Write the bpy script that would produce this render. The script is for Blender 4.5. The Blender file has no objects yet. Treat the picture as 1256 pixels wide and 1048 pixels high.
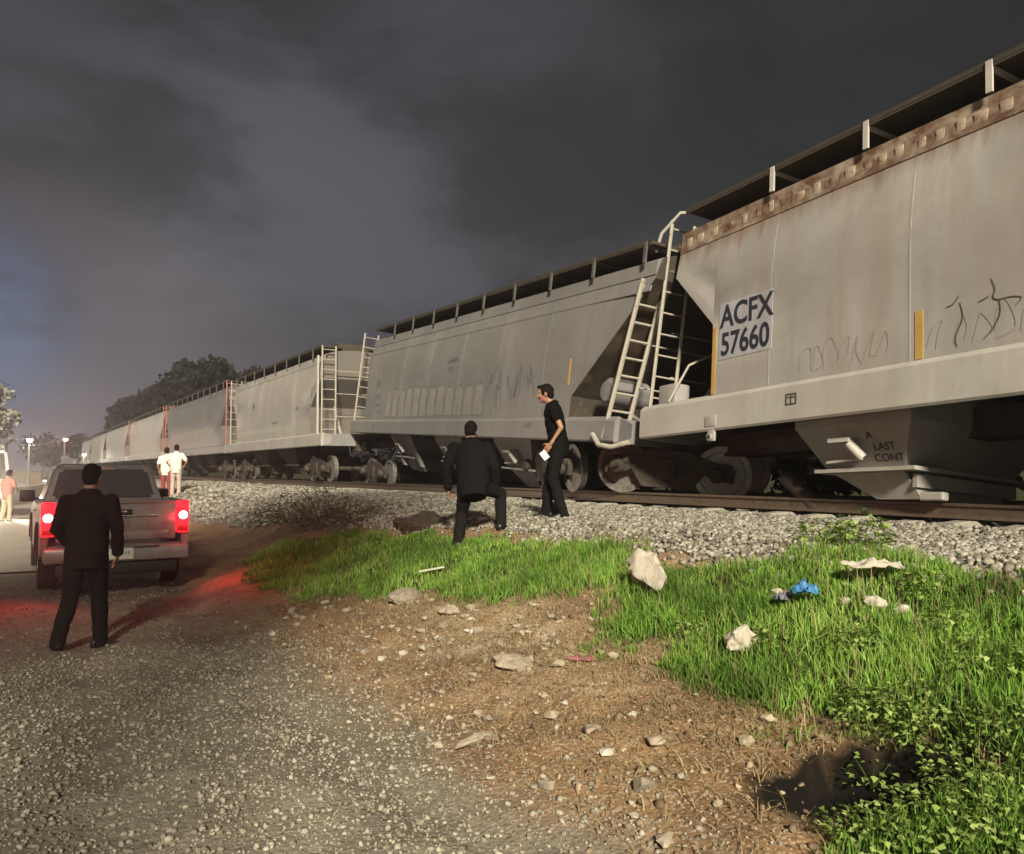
import bpy, bmesh, math, random
import numpy as np
from mathutils import Vector, Matrix, Euler, noise
random.seed(7); rng = np.random.default_rng(7)
R = math.radians
S = bpy.context.scene
COL = S.collection

# ------------------------------------------------------------------ helpers
def link(o, parent=None):
    COL.objects.link(o)
    if parent is not None: o.parent = parent
    return o
def tag(o, label=None, cat=None, group=None, kind=None):
    if label: o['label'] = label
    if cat: o['category'] = cat
    if group: o['group'] = group
    if kind: o['kind'] = kind
    return o
def thing(name, label, cat, loc=(0,0,0), rot=(0,0,0), group=None):
    o = bpy.data.objects.new(name, None); link(o)
    o.location = loc; o.rotation_euler = rot; o.empty_display_size = .2
    return tag(o, label, cat, group)
def obj(name, bm, mat, parent=None, smooth=None):
    me = bpy.data.meshes.new(name)
    bmesh.ops.recalc_face_normals(bm, faces=bm.faces[:])
    bm.to_mesh(me); bm.free()
    for m in (mat if isinstance(mat, (list, tuple)) else [mat]): me.materials.append(m)
    if smooth is not None:
        me.polygons.foreach_set('use_smooth', [True]*len(me.polygons))
        if smooth < 179:
            try: me.set_sharp_from_angle(angle=R(smooth))
            except Exception: pass
    return link(bpy.data.objects.new(name, me), parent)
def mesh_np(name, V, F, mat, parent=None, col=None, smooth=False):
    """V (n,3); F (m,k) array of equal-size faces; col (n,) factor stored as attribute 'tint'"""
    me = bpy.data.meshes.new(name)
    m, k = F.shape
    me.vertices.add(len(V)); me.vertices.foreach_set('co', np.ascontiguousarray(V, np.float32).ravel())
    me.loops.add(m*k); me.loops.foreach_set('vertex_index', np.ascontiguousarray(F, np.int32).ravel())
    me.polygons.add(m)
    me.polygons.foreach_set('loop_start', np.arange(0, m*k, k, dtype=np.int32))
    try: me.polygons.foreach_set('loop_total', np.full(m, k, np.int32))
    except Exception: pass
    if smooth: me.polygons.foreach_set('use_smooth', np.ones(m, bool))
    if col is not None:
        a = me.attributes.new('tint', 'FLOAT', 'POINT'); a.data.foreach_set('value', np.ascontiguousarray(col, np.float32))
    me.update(calc_edges=True); me.validate()
    me.materials.append(mat)
    return link(bpy.data.objects.new(name, me), parent)
def bx(bm, c, s, bev=0, rot=None):
    r = bmesh.ops.create_cube(bm, size=1)
    vs = r['verts']
    bmesh.ops.scale(bm, vec=s, verts=vs)
    if bev:
        es = list({e for v in vs for e in v.link_edges})
        q = bmesh.ops.bevel(bm, geom=es, offset=bev, segments=2, affect='EDGES', profile=.5)
        vs = list({v for f in q['faces'] for v in f.verts} | {v for v in vs if v.is_valid})
    if rot: bmesh.ops.rotate(bm, cent=(0,0,0), matrix=Euler(rot).to_matrix(), verts=vs)
    bmesh.ops.translate(bm, vec=c, verts=vs)
    return vs
def box_obj(name, c, s, mat, parent=None, bev=0, rot=None):
    bm = bmesh.new(); bx(bm, c, s, bev, rot); return obj(name, bm, mat, parent, 35 if bev else None)
def tube(bm, pts, rad, n=8, cap=True):
    pts = [Vector(p) for p in pts]; rings = []
    rad = rad if isinstance(rad, (list, tuple)) else [rad]*len(pts)
    up = None
    for i, p in enumerate(pts):
        d = (pts[min(i+1, len(pts)-1)] - pts[max(i-1, 0)]).normalized()
        if up is None:
            up = d.orthogonal().normalized()
        else:
            up = (up - d*up.dot(d))
            up = up.normalized() if up.length > 1e-6 else d.orthogonal().normalized()
        s = d.cross(up)
        rings.append([bm.verts.new(p + (up*math.cos(a) + s*math.sin(a))*rad[i]) for a in [2*math.pi*k/n for k in range(n)]])
    for a, b in zip(rings, rings[1:]):
        for k in range(n): bm.faces.new((a[k], a[(k+1)%n], b[(k+1)%n], b[k]))
    if cap:
        bm.faces.new(rings[0][::-1]); bm.faces.new(rings[-1])
class Acc:
    """a light bmesh stand-in that only collects closed shapes to be fused by a voxel remesh"""
    class _L:
        def __init__(s, add): s.new = add
    def __init__(s):
        s.V, s.F = [], []
        def av(p): s.V.append(tuple(p)); return len(s.V)-1
        s.verts = Acc._L(av); s.faces = Acc._L(lambda f: s.F.append(tuple(f)))
    def mesh(s, name='tmp'):
        me = bpy.data.meshes.new(name); me.from_pydata(s.V, [], s.F); me.update(); return me
def _sphere(seg, rings):
    V = [(0, 0, 1)]+[(math.sin(math.pi*i/rings)*math.cos(2*math.pi*k/seg), math.sin(math.pi*i/rings)*math.sin(2*math.pi*k/seg), math.cos(math.pi*i/rings)) for i in range(1, rings) for k in range(seg)]+[(0, 0, -1)]
    F = [(0, 1+k, 1+(k+1) % seg) for k in range(seg)]
    for i in range(rings-2): F += [(1+i*seg+k, 1+(i+1)*seg+k, 1+(i+1)*seg+(k+1) % seg, 1+i*seg+(k+1) % seg) for k in range(seg)]
    n = len(V)-1; F += [(n, 1+(rings-2)*seg+(k+1) % seg, 1+(rings-2)*seg+k) for k in range(seg)]
    return np.array(V), F
_SPH = {}
def ball(bm, c, r, seg=12, rings=8, M=None):
    if isinstance(bm, Acc):
        if (seg, rings) not in _SPH: _SPH[seg, rings] = _sphere(seg, rings)
        V, F = _SPH[seg, rings]; r = (r, r, r) if isinstance(r, (int, float)) else r
        V = V*np.array(r[:])
        if M is not None: V = V @ np.array(M).T
        o = len(bm.V); bm.V += [tuple(q) for q in V+np.array(c[:])]; bm.F += [tuple(i+o for i in f) for f in F]; return
    q = bmesh.ops.create_uvsphere(bm, u_segments=seg, v_segments=rings, radius=1)
    vs = q['verts']; r = (r, r, r) if isinstance(r, (int, float)) else r
    bmesh.ops.scale(bm, vec=r, verts=vs)
    if M is not None: bmesh.ops.rotate(bm, cent=(0,0,0), matrix=M, verts=vs)
    bmesh.ops.translate(bm, vec=c, verts=vs)
    return vs
def capsule(bm, a, b, ra, rb):
    tube(bm, [a, b], [ra, rb], 12); ball(bm, a, ra); ball(bm, b, rb)
def loft(bm, rings, close=True, cap=True):
    vr = [[bm.verts.new(p) for p in r] for r in rings]; n = len(rings[0])
    for a, b in zip(vr, vr[1:]):
        for k in range(n if close else n-1):
            try: bm.faces.new((a[k], a[(k+1)%n], b[(k+1)%n], b[k]))
            except ValueError: pass
    if cap:
        bm.faces.new(vr[0][::-1]); bm.faces.new(vr[-1])
    return vr
def lathe(bm, prof, n=28, axis='Y', c=(0,0,0)):
    rings = []
    for k in range(n):
        a = 2*math.pi*k/n; rg = []
        for (r, h) in prof:
            if axis == 'Y': rg.append((c[0]+r*math.cos(a), c[1]+h, c[2]+r*math.sin(a)))
            elif axis == 'Z': rg.append((c[0]+r*math.cos(a), c[1]+r*math.sin(a), c[2]+h))
            else: rg.append((c[0]+h, c[1]+r*math.cos(a), c[2]+r*math.sin(a)))
        rings.append([bm.verts.new(p) for p in rg])
    for i in range(n):
        a, b = rings[i], rings[(i+1)%n]
        for k in range(len(prof)-1): bm.faces.new((a[k], b[k], b[k+1], a[k+1]))
def prism(bm, poly, y0, y1, axis='Y'):
    """extrude an x-z polygon along y"""
    A = [bm.verts.new((p[0], y0, p[1])) for p in poly]; B = [bm.verts.new((p[0], y1, p[1])) for p in poly]
    n = len(poly)
    for k in range(n): bm.faces.new((A[k], A[(k+1)%n], B[(k+1)%n], B[k]))
    bm.faces.new(A[::-1]); bm.faces.new(B)
def evalmesh(o):
    dg = bpy.context.evaluated_depsgraph_get(); dg.update()
    me = bpy.data.meshes.new_from_object(o.evaluated_get(dg))
    return me
def text_mesh(name, s, size, mat, parent, M, depth=.002, align='CENTER', bold=0.0, sx=1.0):
    cu = bpy.data.curves.new('lettering', 'FONT'); cu.body = s; cu.size = size; cu.extrude = depth
    cu.align_x = align; cu.offset = bold; cu.space_line = .95
    t = bpy.data.objects.new('lettering', cu); COL.objects.link(t)
    me = evalmesh(t); COL.objects.unlink(t); bpy.data.objects.remove(t)
    me.transform(M @ Matrix.Diagonal((sx, 1, 1, 1))); me.materials.clear(); me.materials.append(mat)
    return link(bpy.data.objects.new(name, me), parent)

# ------------------------------------------------------------------ materials
def mat(name, col=(.5,.5,.5), rough=.6, metal=0, emit=None, estr=1, spec=.4):
    m = bpy.data.materials.new(name); m.use_nodes = True
    b = m.node_tree.nodes['Principled BSDF']
    b.inputs['Base Color'].default_value = (*col, 1); b.inputs['Roughness'].default_value = rough
    b.inputs['Metallic'].default_value = metal; b.inputs['Specular IOR Level'].default_value = spec
    if emit: b.inputs['Emission Color'].default_value = (*emit, 1); b.inputs['Emission Strength'].default_value = estr
    return m
class NT:
    def __init__(s, m): s.t = m.node_tree; s.b = s.t.nodes['Principled BSDF']
    def n(s, ty, **k):
        q = s.t.nodes.new(ty)
        for a, v in k.items(): setattr(q, a, v)
        return q
    def l(s, a, b): s.t.links.new(a, b)
    def coord(s, kind='Object', scale=(1,1,1)):
        c = s.n('ShaderNodeTexCoord'); mp = s.n('ShaderNodeMapping'); mp.inputs['Scale'].default_value = scale
        s.l(c.outputs[kind], mp.inputs['Vector']); return mp.outputs[0]
    def noise(s, vec, scale, detail=6, rough=.6, dist=0):
        q = s.n('ShaderNodeTexNoise'); s.l(vec, q.inputs['Vector'])
        q.inputs['Scale'].default_value = scale; q.inputs['Detail'].default_value = detail
        q.inputs['Roughness'].default_value = rough; q.inputs['Distortion'].default_value = dist
        return q.outputs['Fac']
    def vor(s, vec, scale, feature='F1', out='Distance'):
        q = s.n('ShaderNodeTexVoronoi', feature=feature); s.l(vec, q.inputs['Vector']); q.inputs['Scale'].default_value = scale
        return q.outputs[out]
    def ramp(s, f, pts):
        q = s.n('ShaderNodeValToRGB'); s.l(f, q.inputs['Fac']); e = q.color_ramp.elements
        while len(e) > 1: e.remove(e[-1])
        for i, (p, c) in enumerate(pts):
            c = (c, c, c) if isinstance(c, (int, float)) else c
            el = e[0] if i == 0 else e.new(p)
            el.position = p; el.color = (*c, 1)
        return q.outputs['Color']
    def mix(s, f, a, b, mode='MIX'):
        q = s.n('ShaderNodeMix', data_type='RGBA', blend_type=mode)
        for sock, v in ((q.inputs[0], f), (q.inputs[6], a), (q.inputs[7], b)):
            if isinstance(v, (int, float)): sock.default_value = v
            elif isinstance(v, tuple): sock.default_value = (*v, 1)
            else: s.l(v, sock)
        return q.outputs[2]
    def math(s, op, a, b=None):
        q = s.n('ShaderNodeMath', operation=op)
        for sock, v in ((q.inputs[0], a), (q.inputs[1], b)):
            if v is None: continue
            if isinstance(v, (int, float)): sock.default_value = v
            else: s.l(v, sock)
        return q.outputs[0]
    def attr(s, name):
        q = s.n('ShaderNodeAttribute', attribute_name=name); return q.outputs['Fac']
    def bump(s, h, strength=.4, dist=.02):
        q = s.n('ShaderNodeBump'); q.inputs['Strength'].default_value = strength; q.inputs['Distance'].default_value = dist
        s.l(h, q.inputs['Height']); s.l(q.outputs[0], s.b.inputs['Normal'])
    def color(s, c): s.l(c, s.b.inputs['Base Color'])
    def z(s):
        c = s.n('ShaderNodeTexCoord'); q = s.n('ShaderNodeSeparateXYZ'); s.l(c.outputs['Object'], q.inputs[0]); return q.outputs

def painted(name, base, dirt=(.16,.11,.07), amount=.5, rough=.5, streak=1.0, spec=.35, rust_z=None):
    """weathered railcar paint: vertical run stains, blotches, grime low on the side"""
    m = mat(name, base, rough, spec=spec); t = NT(m)
    v1 = t.coord('Object', (1.1, .5, .10)); v2 = t.coord('Object', (1, 1, 1))
    st = t.noise(v1, 2.2, 5, .65); bl = t.noise(v2, .55, 4, .6, .3); fi = t.noise(v2, 9, 6, .7)
    c = t.mix(t.ramp(bl, [(.3, 0), (.75, 1)]), tuple(x*.74 for x in base), tuple(min(1, x*1.14) for x in base))
    f = t.math('MULTIPLY', t.ramp(st, [(.47, 0), (.66, 1)]), min(1, amount*streak*1.35))
    c = t.mix(f, c, tuple(x*.5+y*.5 for x, y in zip(base, dirt)))
    f2 = t.math('MULTIPLY', t.ramp(fi, [(.55, 0), (.75, 1)]), amount*.6)
    c = t.mix(f2, c, dirt)
    if rust_z:   # rust that has bled down from the roof edge
        v3 = t.coord('Object', (5, .6, .55)); ru = t.noise(v3, 1.5, 6, .7)
        zr = t.math('MULTIPLY', t.math('SUBTRACT', t.z()[2], rust_z[0]), 1/(rust_z[1]-rust_z[0]))
        zr.node.use_clamp = True
        f3 = t.ramp(t.math('ADD', t.math('MULTIPLY', zr, .62), t.math('MULTIPLY', ru, .62)), [(.60, 0), (.86, 1)])
        c = t.mix(t.math('MULTIPLY', f3, .8), c, t.mix(fi, (.075,.032,.016), (.21,.12,.065)))
    t.color(c)
    t.l(t.ramp(fi, [(.2, rough-.1), (.8, min(1, rough+.2))]), t.b.inputs['Roughness'])
    t.bump(t.noise(v2, 1.1, 3, .5), .25, .06)
    return m
def rusty(name, base, rust=(.10,.035,.014), lo=.42, hi=.58, scale=5):
    m = mat(name, base, .75); t = NT(m); v = t.coord('Object', (1,1,1.4))
    n = t.noise(v, scale, 8, .72, .4); n2 = t.noise(v, scale*5, 4, .7)
    c = t.mix(t.ramp(n, [(lo, 0), (hi, 1)]), base, t.mix(n2, rust, tuple(x*2.4 for x in rust)))
    t.color(c); t.bump(n, .4, .02); return m
def noisy(name, a, b, scale=8, rough=.8, bump=.3, dist=.01, metal=0, spec=.3):
    m = mat(name, a, rough, metal, spec=spec); t = NT(m); v = t.coord()
    n = t.noise(v, scale, 7, .65); t.color(t.mix(t.ramp(n, [(.3, 0), (.7, 1)]), a, b))
    if bump: t.bump(n, bump, dist)
    return m
def tinted(name, cols, rough=.8, trans=0, spec=.25):
    m = mat(name, cols[0], rough, spec=spec); t = NT(m)
    f = t.attr('tint'); c = t.ramp(f, [(i/(len(cols)-1), q) for i, q in enumerate(cols)]); t.color(c)
    if trans:
        out = t.t.nodes['Material Output']; tr = t.n('ShaderNodeBsdfTranslucent'); t.l(c, tr.inputs['Color'])
        mx = t.n('ShaderNodeMixShader'); mx.inputs[0].default_value = trans
        t.l(t.b.outputs[0], mx.inputs[1]); t.l(tr.outputs[0], mx.inputs[2]); t.l(mx.outputs[0], out.inputs['Surface'])
    return m

M_car1 = painted('pale_grey_car_paint', (.30,.287,.268), amount=.45, rust_z=(3.7, 4.5))
M_sill1 = painted('light_lifted_sill_paint', (.37,.352,.322), amount=.35)  # sill colour lightened for the brighter light low on the side
M_car2 = painted('dull_grey_car_paint', (.185,.180,.178), dirt=(.12,.10,.085), amount=.4)
M_car3 = painted('white_grey_car_paint', (.33,.315,.295), amount=.4)
M_car4 = painted('worn_steel_car_paint', (.17,.175,.18), amount=.8, rough=.35, streak=1.4)
M_car5 = painted('light_car_paint', (.38,.37,.36), amount=.35)
M_rustband = rusty('rusted_roof_chord', (.27,.22,.165), rust=(.055,.026,.015), lo=.36, hi=.60, scale=3.4)
M_under = noisy('grimy_underframe', (.035,.028,.022), (.07,.055,.042), 6, .85)
M_gear = noisy('bogie_steel', (.055,.045,.036), (.025,.019,.014), 9, .7, .4)
M_wheel = noisy('wheel_steel', (.20,.19,.175), (.09,.078,.065), 10, .5, .2, .005, .3)
M_grate = noisy('dark_grating', (.030,.026,.020), (.055,.042,.028), 14, .85)
M_ladder = rusty('ladder_paint', (.30,.28,.235), lo=.55, hi=.75, scale=7)
M_ladder_red = rusty('faded_red_ladder_paint', (.30,.12,.10), lo=.55, hi=.75, scale=7)
M_white = noisy('chalky_white_paint', (.42,.40,.37), (.33,.31,.28), 6, .6, .1)
M_yellow = noisy('yellow_reflector', (.40,.27,.075), (.36,.20,.06), 5, .5, 0)
M_mark = painted('lilac_patch_paint', (.33,.33,.36), dirt=(.17,.15,.13), amount=.75)
M_black = mat('black_stencil', (.012,.014,.024), .7)
M_ghost = mat('faded_blue_stencil', (.12,.12,.16), .8)
M_ghost2 = mat('faded_outline_spray', (.155,.145,.14), .85)
M_ghost4 = mat('faint_spray', (.245,.225,.195), .85)
M_ghost3 = mat('pale_spray_fill', (.36,.35,.30), .85)
M_spray = mat('thin_black_spray', (.045,.040,.035), .85)
M_palewheel = noisy('lit_look_wheel_steel', (.50,.49,.46), (.34,.32,.29), 7, .45, .2, .005, .15)  # wheel steel painted pale to read as lit under the car
M_rail = noisy('rail_steel', (.075,.050,.034), (.13,.10,.075), 12, .55, .2, .004, .4)
M_end = painted('shade_darkened_end_sheet', (.042,.035,.027), amount=.7)  # near-black colour stands for the shade on the near car ends
M_endgrey = painted('shade_greyed_end_sheet', (.125,.115,.105), amount=.6)  # grey darkened to hold the dimmer light on the far car ends
M_tab = rusty('pale_rusty_tab', (.31,.26,.20), rust=(.10,.045,.022), lo=.45, hi=.7, scale=9)
M_bracket = noisy('dull_bracket_paint', (.10,.095,.085), (.06,.055,.05), 8, .8)
M_conc = noisy('sleeper_concrete', (.27,.25,.21), (.19,.175,.15), 12, .9)
M_plaster = noisy('pale_concrete_lump', (.46,.43,.36), (.32,.28,.22), 7, .9, .7, .03)
M_stone = noisy('field_stone', (.36,.31,.235), (.22,.175,.125), 11, .9, .5, .02)
M_stone_grey = noisy('grey_field_stone', (.27,.235,.18), (.17,.14,.105), 11, .9, .5, .02)

# ------------------------------------------------------------------ camera (1.70 m above the road at the origin)
cam = bpy.data.cameras.new('camera'); co = link(bpy.data.objects.new('camera', cam)); S.camera = co
yaw = math.atan(618/990); pit = math.atan(53/990)
fw = Vector((-math.cos(yaw)*math.cos(pit), math.sin(yaw)*math.cos(pit), math.sin(pit)))
co.location = (0, 0, 1.70); co.rotation_euler = fw.to_track_quat('-Z', 'Y').to_euler()
cam.sensor_width = 36; cam.lens = 36*990/1256; cam.clip_start = .05; cam.clip_end = 4000

# ------------------------------------------------------------------ ground
PU = [-400,-12,1.6,2.2,3.0,3.65,4.4,5.3,5.9,7,8.2,8.7,12,14.5,20,400]
PZ = [0,0,0,.03,.2,.33,.6,.92,1.05,1.06,1.05,1.07,1.05,.6,.5,.4]
def prof(u): return np.interp(u, PU, PZ)
def sstep(a, b, x):
    t = np.clip((x-a)/(b-a), 0, 1); return t*t*(3-2*t)
class VN:  # small tiling-free value noise in numpy
    def __init__(s, seed): s.t = np.random.default_rng(seed).random((256, 256))
    def __call__(s, x, y):
        xi = np.floor(x).astype(int); yi = np.floor(y).astype(int); fx = x-xi; fy = y-yi
        fx = fx*fx*(3-2*fx); fy = fy*fy*(3-2*fy); t = s.t
        a = t[xi & 255, yi & 255]; b = t[(xi+1) & 255, yi & 255]; c = t[xi & 255, (yi+1) & 255]; d = t[(xi+1) & 255, (yi+1) & 255]
        return (a*(1-fx)+b*fx)*(1-fy)+(c*(1-fx)+d*fx)*fy
_n = [VN(i) for i in range(8)]
def fbm(x, y, f, o=0, oct=3):
    r = 0; amp = .5
    for k in range(oct): r = r+amp*(_n[(o+k) % 8](x*f+31.7*k+o*5.1, y*f+17.3*k)-.5); f *= 2.1; amp *= .5
    return r
SHADE_HOLLOW = (-2.35, 3.44)  # hollow dug and blackened to stand in for a cast shadow
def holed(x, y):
    a = (x-SHADE_HOLLOW[0])*.53+(y-SHADE_HOLLOW[1])*.848; b = -(x-SHADE_HOLLOW[0])*.848+(y-SHADE_HOLLOW[1])*.53
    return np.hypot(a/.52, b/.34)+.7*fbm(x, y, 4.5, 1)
def gz(x, y):
    x = np.asarray(x, float); y = np.asarray(y, float)
    z = prof(y+.5*fbm(x, y, .35, 1)*sstep(1.6, 3.5, y)*(1-sstep(5, 6.5, y)))
    rough = .03+.13*sstep(1.9, 2.8, y)*(1-sstep(5.2, 6.2, y))
    near = 1-sstep(20, 60, np.hypot(x, y))
    z = z+fbm(x, y, 1.4, 2, 4)*rough*near+fbm(x, y, 7, 4, 2)*.035*sstep(1.8, 2.6, y)*(1-sstep(5.2, 6, y))*near
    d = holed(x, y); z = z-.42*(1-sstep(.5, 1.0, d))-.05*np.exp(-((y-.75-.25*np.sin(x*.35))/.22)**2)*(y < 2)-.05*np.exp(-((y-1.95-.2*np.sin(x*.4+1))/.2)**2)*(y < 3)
    return z
def g(x, y): return float(gz(x, y))
G1 = [(-13.16,3.23),(-13.76,3.91),(-12.5,4.73),(-10.73,4.92),(-8.58,5.03),(-7.44,5.32),(-6.61,5.68),(-5.71,5.1),(-5.63,4.73),(-5.97,4.54),(-6.37,4.08),(-6.87,3.76),(-8.04,3.89),(-8.38,3.36),(-9.29,3.03),(-11.1,2.94)]
G2 = [(-5.71,5.1),(-5.29,5.2),(-4.63,5.49),(-4.5,6.0),(-3.61,5.72),(-3.19,5.73),(-2.65,5.47),(-2.26,5.34),(-.6,5.0),(-.6,3.4),(-1.56,3.5),(-2.13,3.72),(-2.47,3.81),(-2.9,3.75),(-3.51,3.78),(-3.94,3.79),(-4.56,3.83),(-5.01,4.04),(-5.51,4.63)]
G3 = [(-2.56,3.88),(-1.66,3.85),(-.9,3.6),(-.9,2.3),(-1.83,2.45),(-2.05,2.98),(-2.25,3.23),(-2.26,3.67)]
def inside(poly, x, y):
    r = np.zeros(x.shape, bool); n = len(poly)
    for i in range(n):
        (x1, y1), (x2, y2) = poly[i], poly[(i+1) % n]
        c = ((y1 > y) != (y2 > y)) & (x < (x2-x1)*(y-y1)/((y2-y1) or 1e-9)+x1); r ^= c
    return r
def pdist(poly, x, y):
    d = np.full(x.shape, 1e9); n = len(poly)
    for i in range(n):
        ax, ay = poly[i]; bx_, by_ = poly[(i+1) % n]; dx, dy = bx_-ax, by_-ay
        t = np.clip(((x-ax)*dx+(y-ay)*dy)/(dx*dx+dy*dy), 0, 1)
        d = np.minimum(d, np.hypot(x-ax-t*dx, y-ay-t*dy))
    return np.where(inside(poly, x, y), d, -d)
def grass_amt(x, y):
    w = .55*fbm(x, y, 1.7, 3)+.55*fbm(x, y, 5, 5)+.25*fbm(x, y, 13, 2)
    a = np.maximum(np.maximum(pdist(G1, x, y), pdist(G2, x, y)), pdist(G3, x, y))+w
    return sstep(-.16, .20, a)
def axis(segs):
    out = []
    for a, b, st in segs: out += list(np.arange(a, b, st))
    return np.array(out+[segs[-1][1]])
gx = axis([(-1500,-300,200),(-300,-60,20),(-60,-24,1.2),(-24,-14,.25),(-14,.5,.07),(.5,6,.5),(6,40,6),(40,1500,250)])
gy = axis([(-1500,-200,200),(-200,-20,20),(-20,-1,1.5),(-1,1.4,.15),(1.4,6.6,.06),(6.6,15,.3),(15,40,3),(40,200,20),(200,1500,200)])
XX, YY = np.meshgrid(gx, gy, indexing='ij'); nx, ny = XX.shape
V = np.stack([XX, YY, gz(XX, YY)], -1).reshape(-1, 3)
i, j = np.meshgrid(np.arange(nx-1), np.arange(ny-1), indexing='ij'); q = (i*ny+j).ravel()
F = np.stack([q, q+ny, q+ny+1, q+1], 1)
M_ground = mat('earth_and_gravel', rough=.95, spec=.15)
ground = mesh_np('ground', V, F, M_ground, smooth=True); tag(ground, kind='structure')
fx, fy = XX.ravel(), YY.ravel()
def addattr(o, n, v):
    a = o.data.attributes.new(n, 'FLOAT', 'POINT'); a.data.foreach_set('value', np.ascontiguousarray(v, np.float32))
dirt_f = sstep(-.35, .35, fy-2.25+.9*fbm(fx, fy, .8, 0)+.5*fbm(fx, fy, 4, 2))
ball_f = sstep(-.15, .15, fy-5.35+.35*fbm(fx, fy, 1.1, 6)+np.where(fx < -9, (-(fx+9))*.12, 0)*(fx > -25))
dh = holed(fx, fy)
addattr(ground, 'dirt', dirt_f); addattr(ground, 'stone', ball_f*(fy < 14)); addattr(ground, 'turf', np.maximum(grass_amt(fx, fy), sstep(12.5, 14, fy))); addattr(ground, 'hole_shade', 1-sstep(.95, 1.3, dh)); addattr(ground, 'rubble', np.exp(-(((fx+5.9)/1.5)**2+((fy-3.45)/.55)**2)))
t = NT(M_ground); v = t.coord('Object')
n1 = t.noise(v, 1.3, 8, .62); n2 = t.noise(v, 11, 6, .7); vo = t.vor(v, 30, 'F1', 'Color'); vd = t.vor(v, 30); vb = t.vor(v, 75, 'F1', 'Color')
sep = t.n('ShaderNodeSeparateColor'); t.l(vo, sep.inputs[0]); sb = t.n('ShaderNodeSeparateColor'); t.l(vb, sb.inputs[0])
grav = t.mix(t.ramp(sep.outputs[0], [(0, 0), (1, 1)]), (.155,.137,.105), (.29,.262,.208))
grav = t.mix(t.math('MULTIPLY', t.ramp(sb.outputs[0], [(.3, 0), (.9, 1)]), .5), grav, (.24,.215,.165))
gl = t.noise(v, .55, 4, .6, .5); grav = t.mix(t.ramp(gl, [(.38, 0), (.60, 1)]), t.mix(.5, grav, (.085,.075,.055)), grav)
grav = t.mix(t.ramp(n1, [(.38, 0), (.62, 1)]), t.mix(.55, grav, (.075,.064,.048)), grav)
dirt = t.mix(t.ramp(n1, [(.36, 0), (.64, 1)]), (.115,.062,.030), (.255,.155,.080))
dirt = t.mix(t.ramp(n2, [(.52, 0), (.7, 1)]), dirt, (.27,.205,.13))
dirt = t.mix(t.math('MULTIPLY', t.ramp(sb.outputs[1], [(.80, 0), (.86, 1)]), .7), dirt, (.36,.30,.215))
ballc = t.mix(sep.outputs[1], (.07,.062,.052), (.30,.28,.24))
turf = t.mix(n2, (.018,.022,.008), (.055,.06,.02))
dirt = t.mix(t.math('MULTIPLY', t.attr('rubble'), t.ramp(t.noise(v, 3.2, 8, .7), [(.40, 0), (.58, 1)])), dirt, t.mix(n2, (.27,.21,.14), (.46,.39,.28)))
c = t.mix(t.attr('dirt'), grav, dirt); c = t.mix(t.attr('stone'), c, ballc); c = t.mix(t.attr('turf'), c, turf); c = t.mix(t.attr('hole_shade'), c, (.004,.003,.0022))  # last mix paints near-black shade over the hollow
t.color(c)
h = t.math('ADD', t.math('MULTIPLY', t.ramp(vd, [(0, 1), (.6, 0)]), .6), n2); t.bump(h, .42, .025)

# --- scattered stones that nobody could count
def rock_templates(k, flat=.7, n=14):
    out = []
    for s in range(k):
        r = np.random.default_rng(100+s); bm = bmesh.new()
        for p in r.normal(size=(n, 3)):
            p = p/np.linalg.norm(p)*r.uniform(.75, 1.1); bm.verts.new((p[0], p[1]*r.uniform(.75, 1), p[2]*flat))
        q = bmesh.ops.convex_hull(bm, input=bm.verts[:])
        bmesh.ops.delete(bm, geom=[v for v in bm.verts if not v.link_faces], context='VERTS')
        bmesh.ops.triangulate(bm, faces=bm.faces[:]); bm.verts.index_update()
        out.append((np.array([v.co[:] for v in bm.verts]), np.array([[v.index for v in f.verts] for f in bm.faces]))); bm.free()
    return out
RT = rock_templates(9)
def scatter_rocks(name, P, size, mat_, sink=.25, tint=None):
    """P (n,2), size (n,) -> one mesh"""
    Vs, Fs, Ts, off = [], [], [], 0
    Z = gz(P[:, 0], P[:, 1]); n = len(P)
    which = rng.integers(0, len(RT), n); ang = rng.random((n, 3))*[6.28, .9, .9]-[0, .45, .45]
    tint = rng.random(n) if tint is None else tint
    for k, (tv, tf) in enumerate(RT):
        ix = np.where(which == k)[0]
        if not len(ix): continue
        a, b, c_ = ang[ix, 0], ang[ix, 1], ang[ix, 2]
        v = tv[None]*size[ix, None, None]*(1+.35*(rng.random((len(ix), 1, 3))-.5))
        y, z = v[..., 1]*np.cos(b)[:, None]-v[..., 2]*np.sin(b)[:, None], v[..., 1]*np.sin(b)[:, None]+v[..., 2]*np.cos(b)[:, None]
        x = v[..., 0]; x, y = x*np.cos(a)[:, None]-y*np.sin(a)[:, None], x*np.sin(a)[:, None]+y*np.cos(a)[:, None]
        v = np.stack([x+P[ix, 0][:, None], y+P[ix, 1][:, None], z+(Z[ix]+size[ix]*(.5-sink))[:, None]], -1)
        m = len(tv); f = tf[None]+(np.arange(len(ix))*m)[:, None, None]+off
        Vs.append(v.reshape(-1, 3)); Fs.append(f.reshape(-1, 3)); Ts.append(np.repeat(tint[ix], m)); off += m*len(ix)
    return mesh_np(name, np.concatenate(Vs), np.concatenate(Fs), mat_, col=np.concatenate(Ts))
def rnd(n, x0, x1, y0, y1): return np.stack([rng.uniform(x0, x1, n), rng.uniform(y0, y1, n)], 1)
def ballast_keep(P):
    e = 5.25-.35*fbm(P[:, 0], P[:, 1], 1.1, 6)-np.where(P[:, 0] < -9, (-(P[:, 0]+9))*.10, 0)
    k = (P[:, 1] > e+rng.normal(0, .12, len(P))) & (rng.random(len(P)) > .93*grass_amt(P[:, 0], P[:, 1]))
    return P[k]
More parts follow.
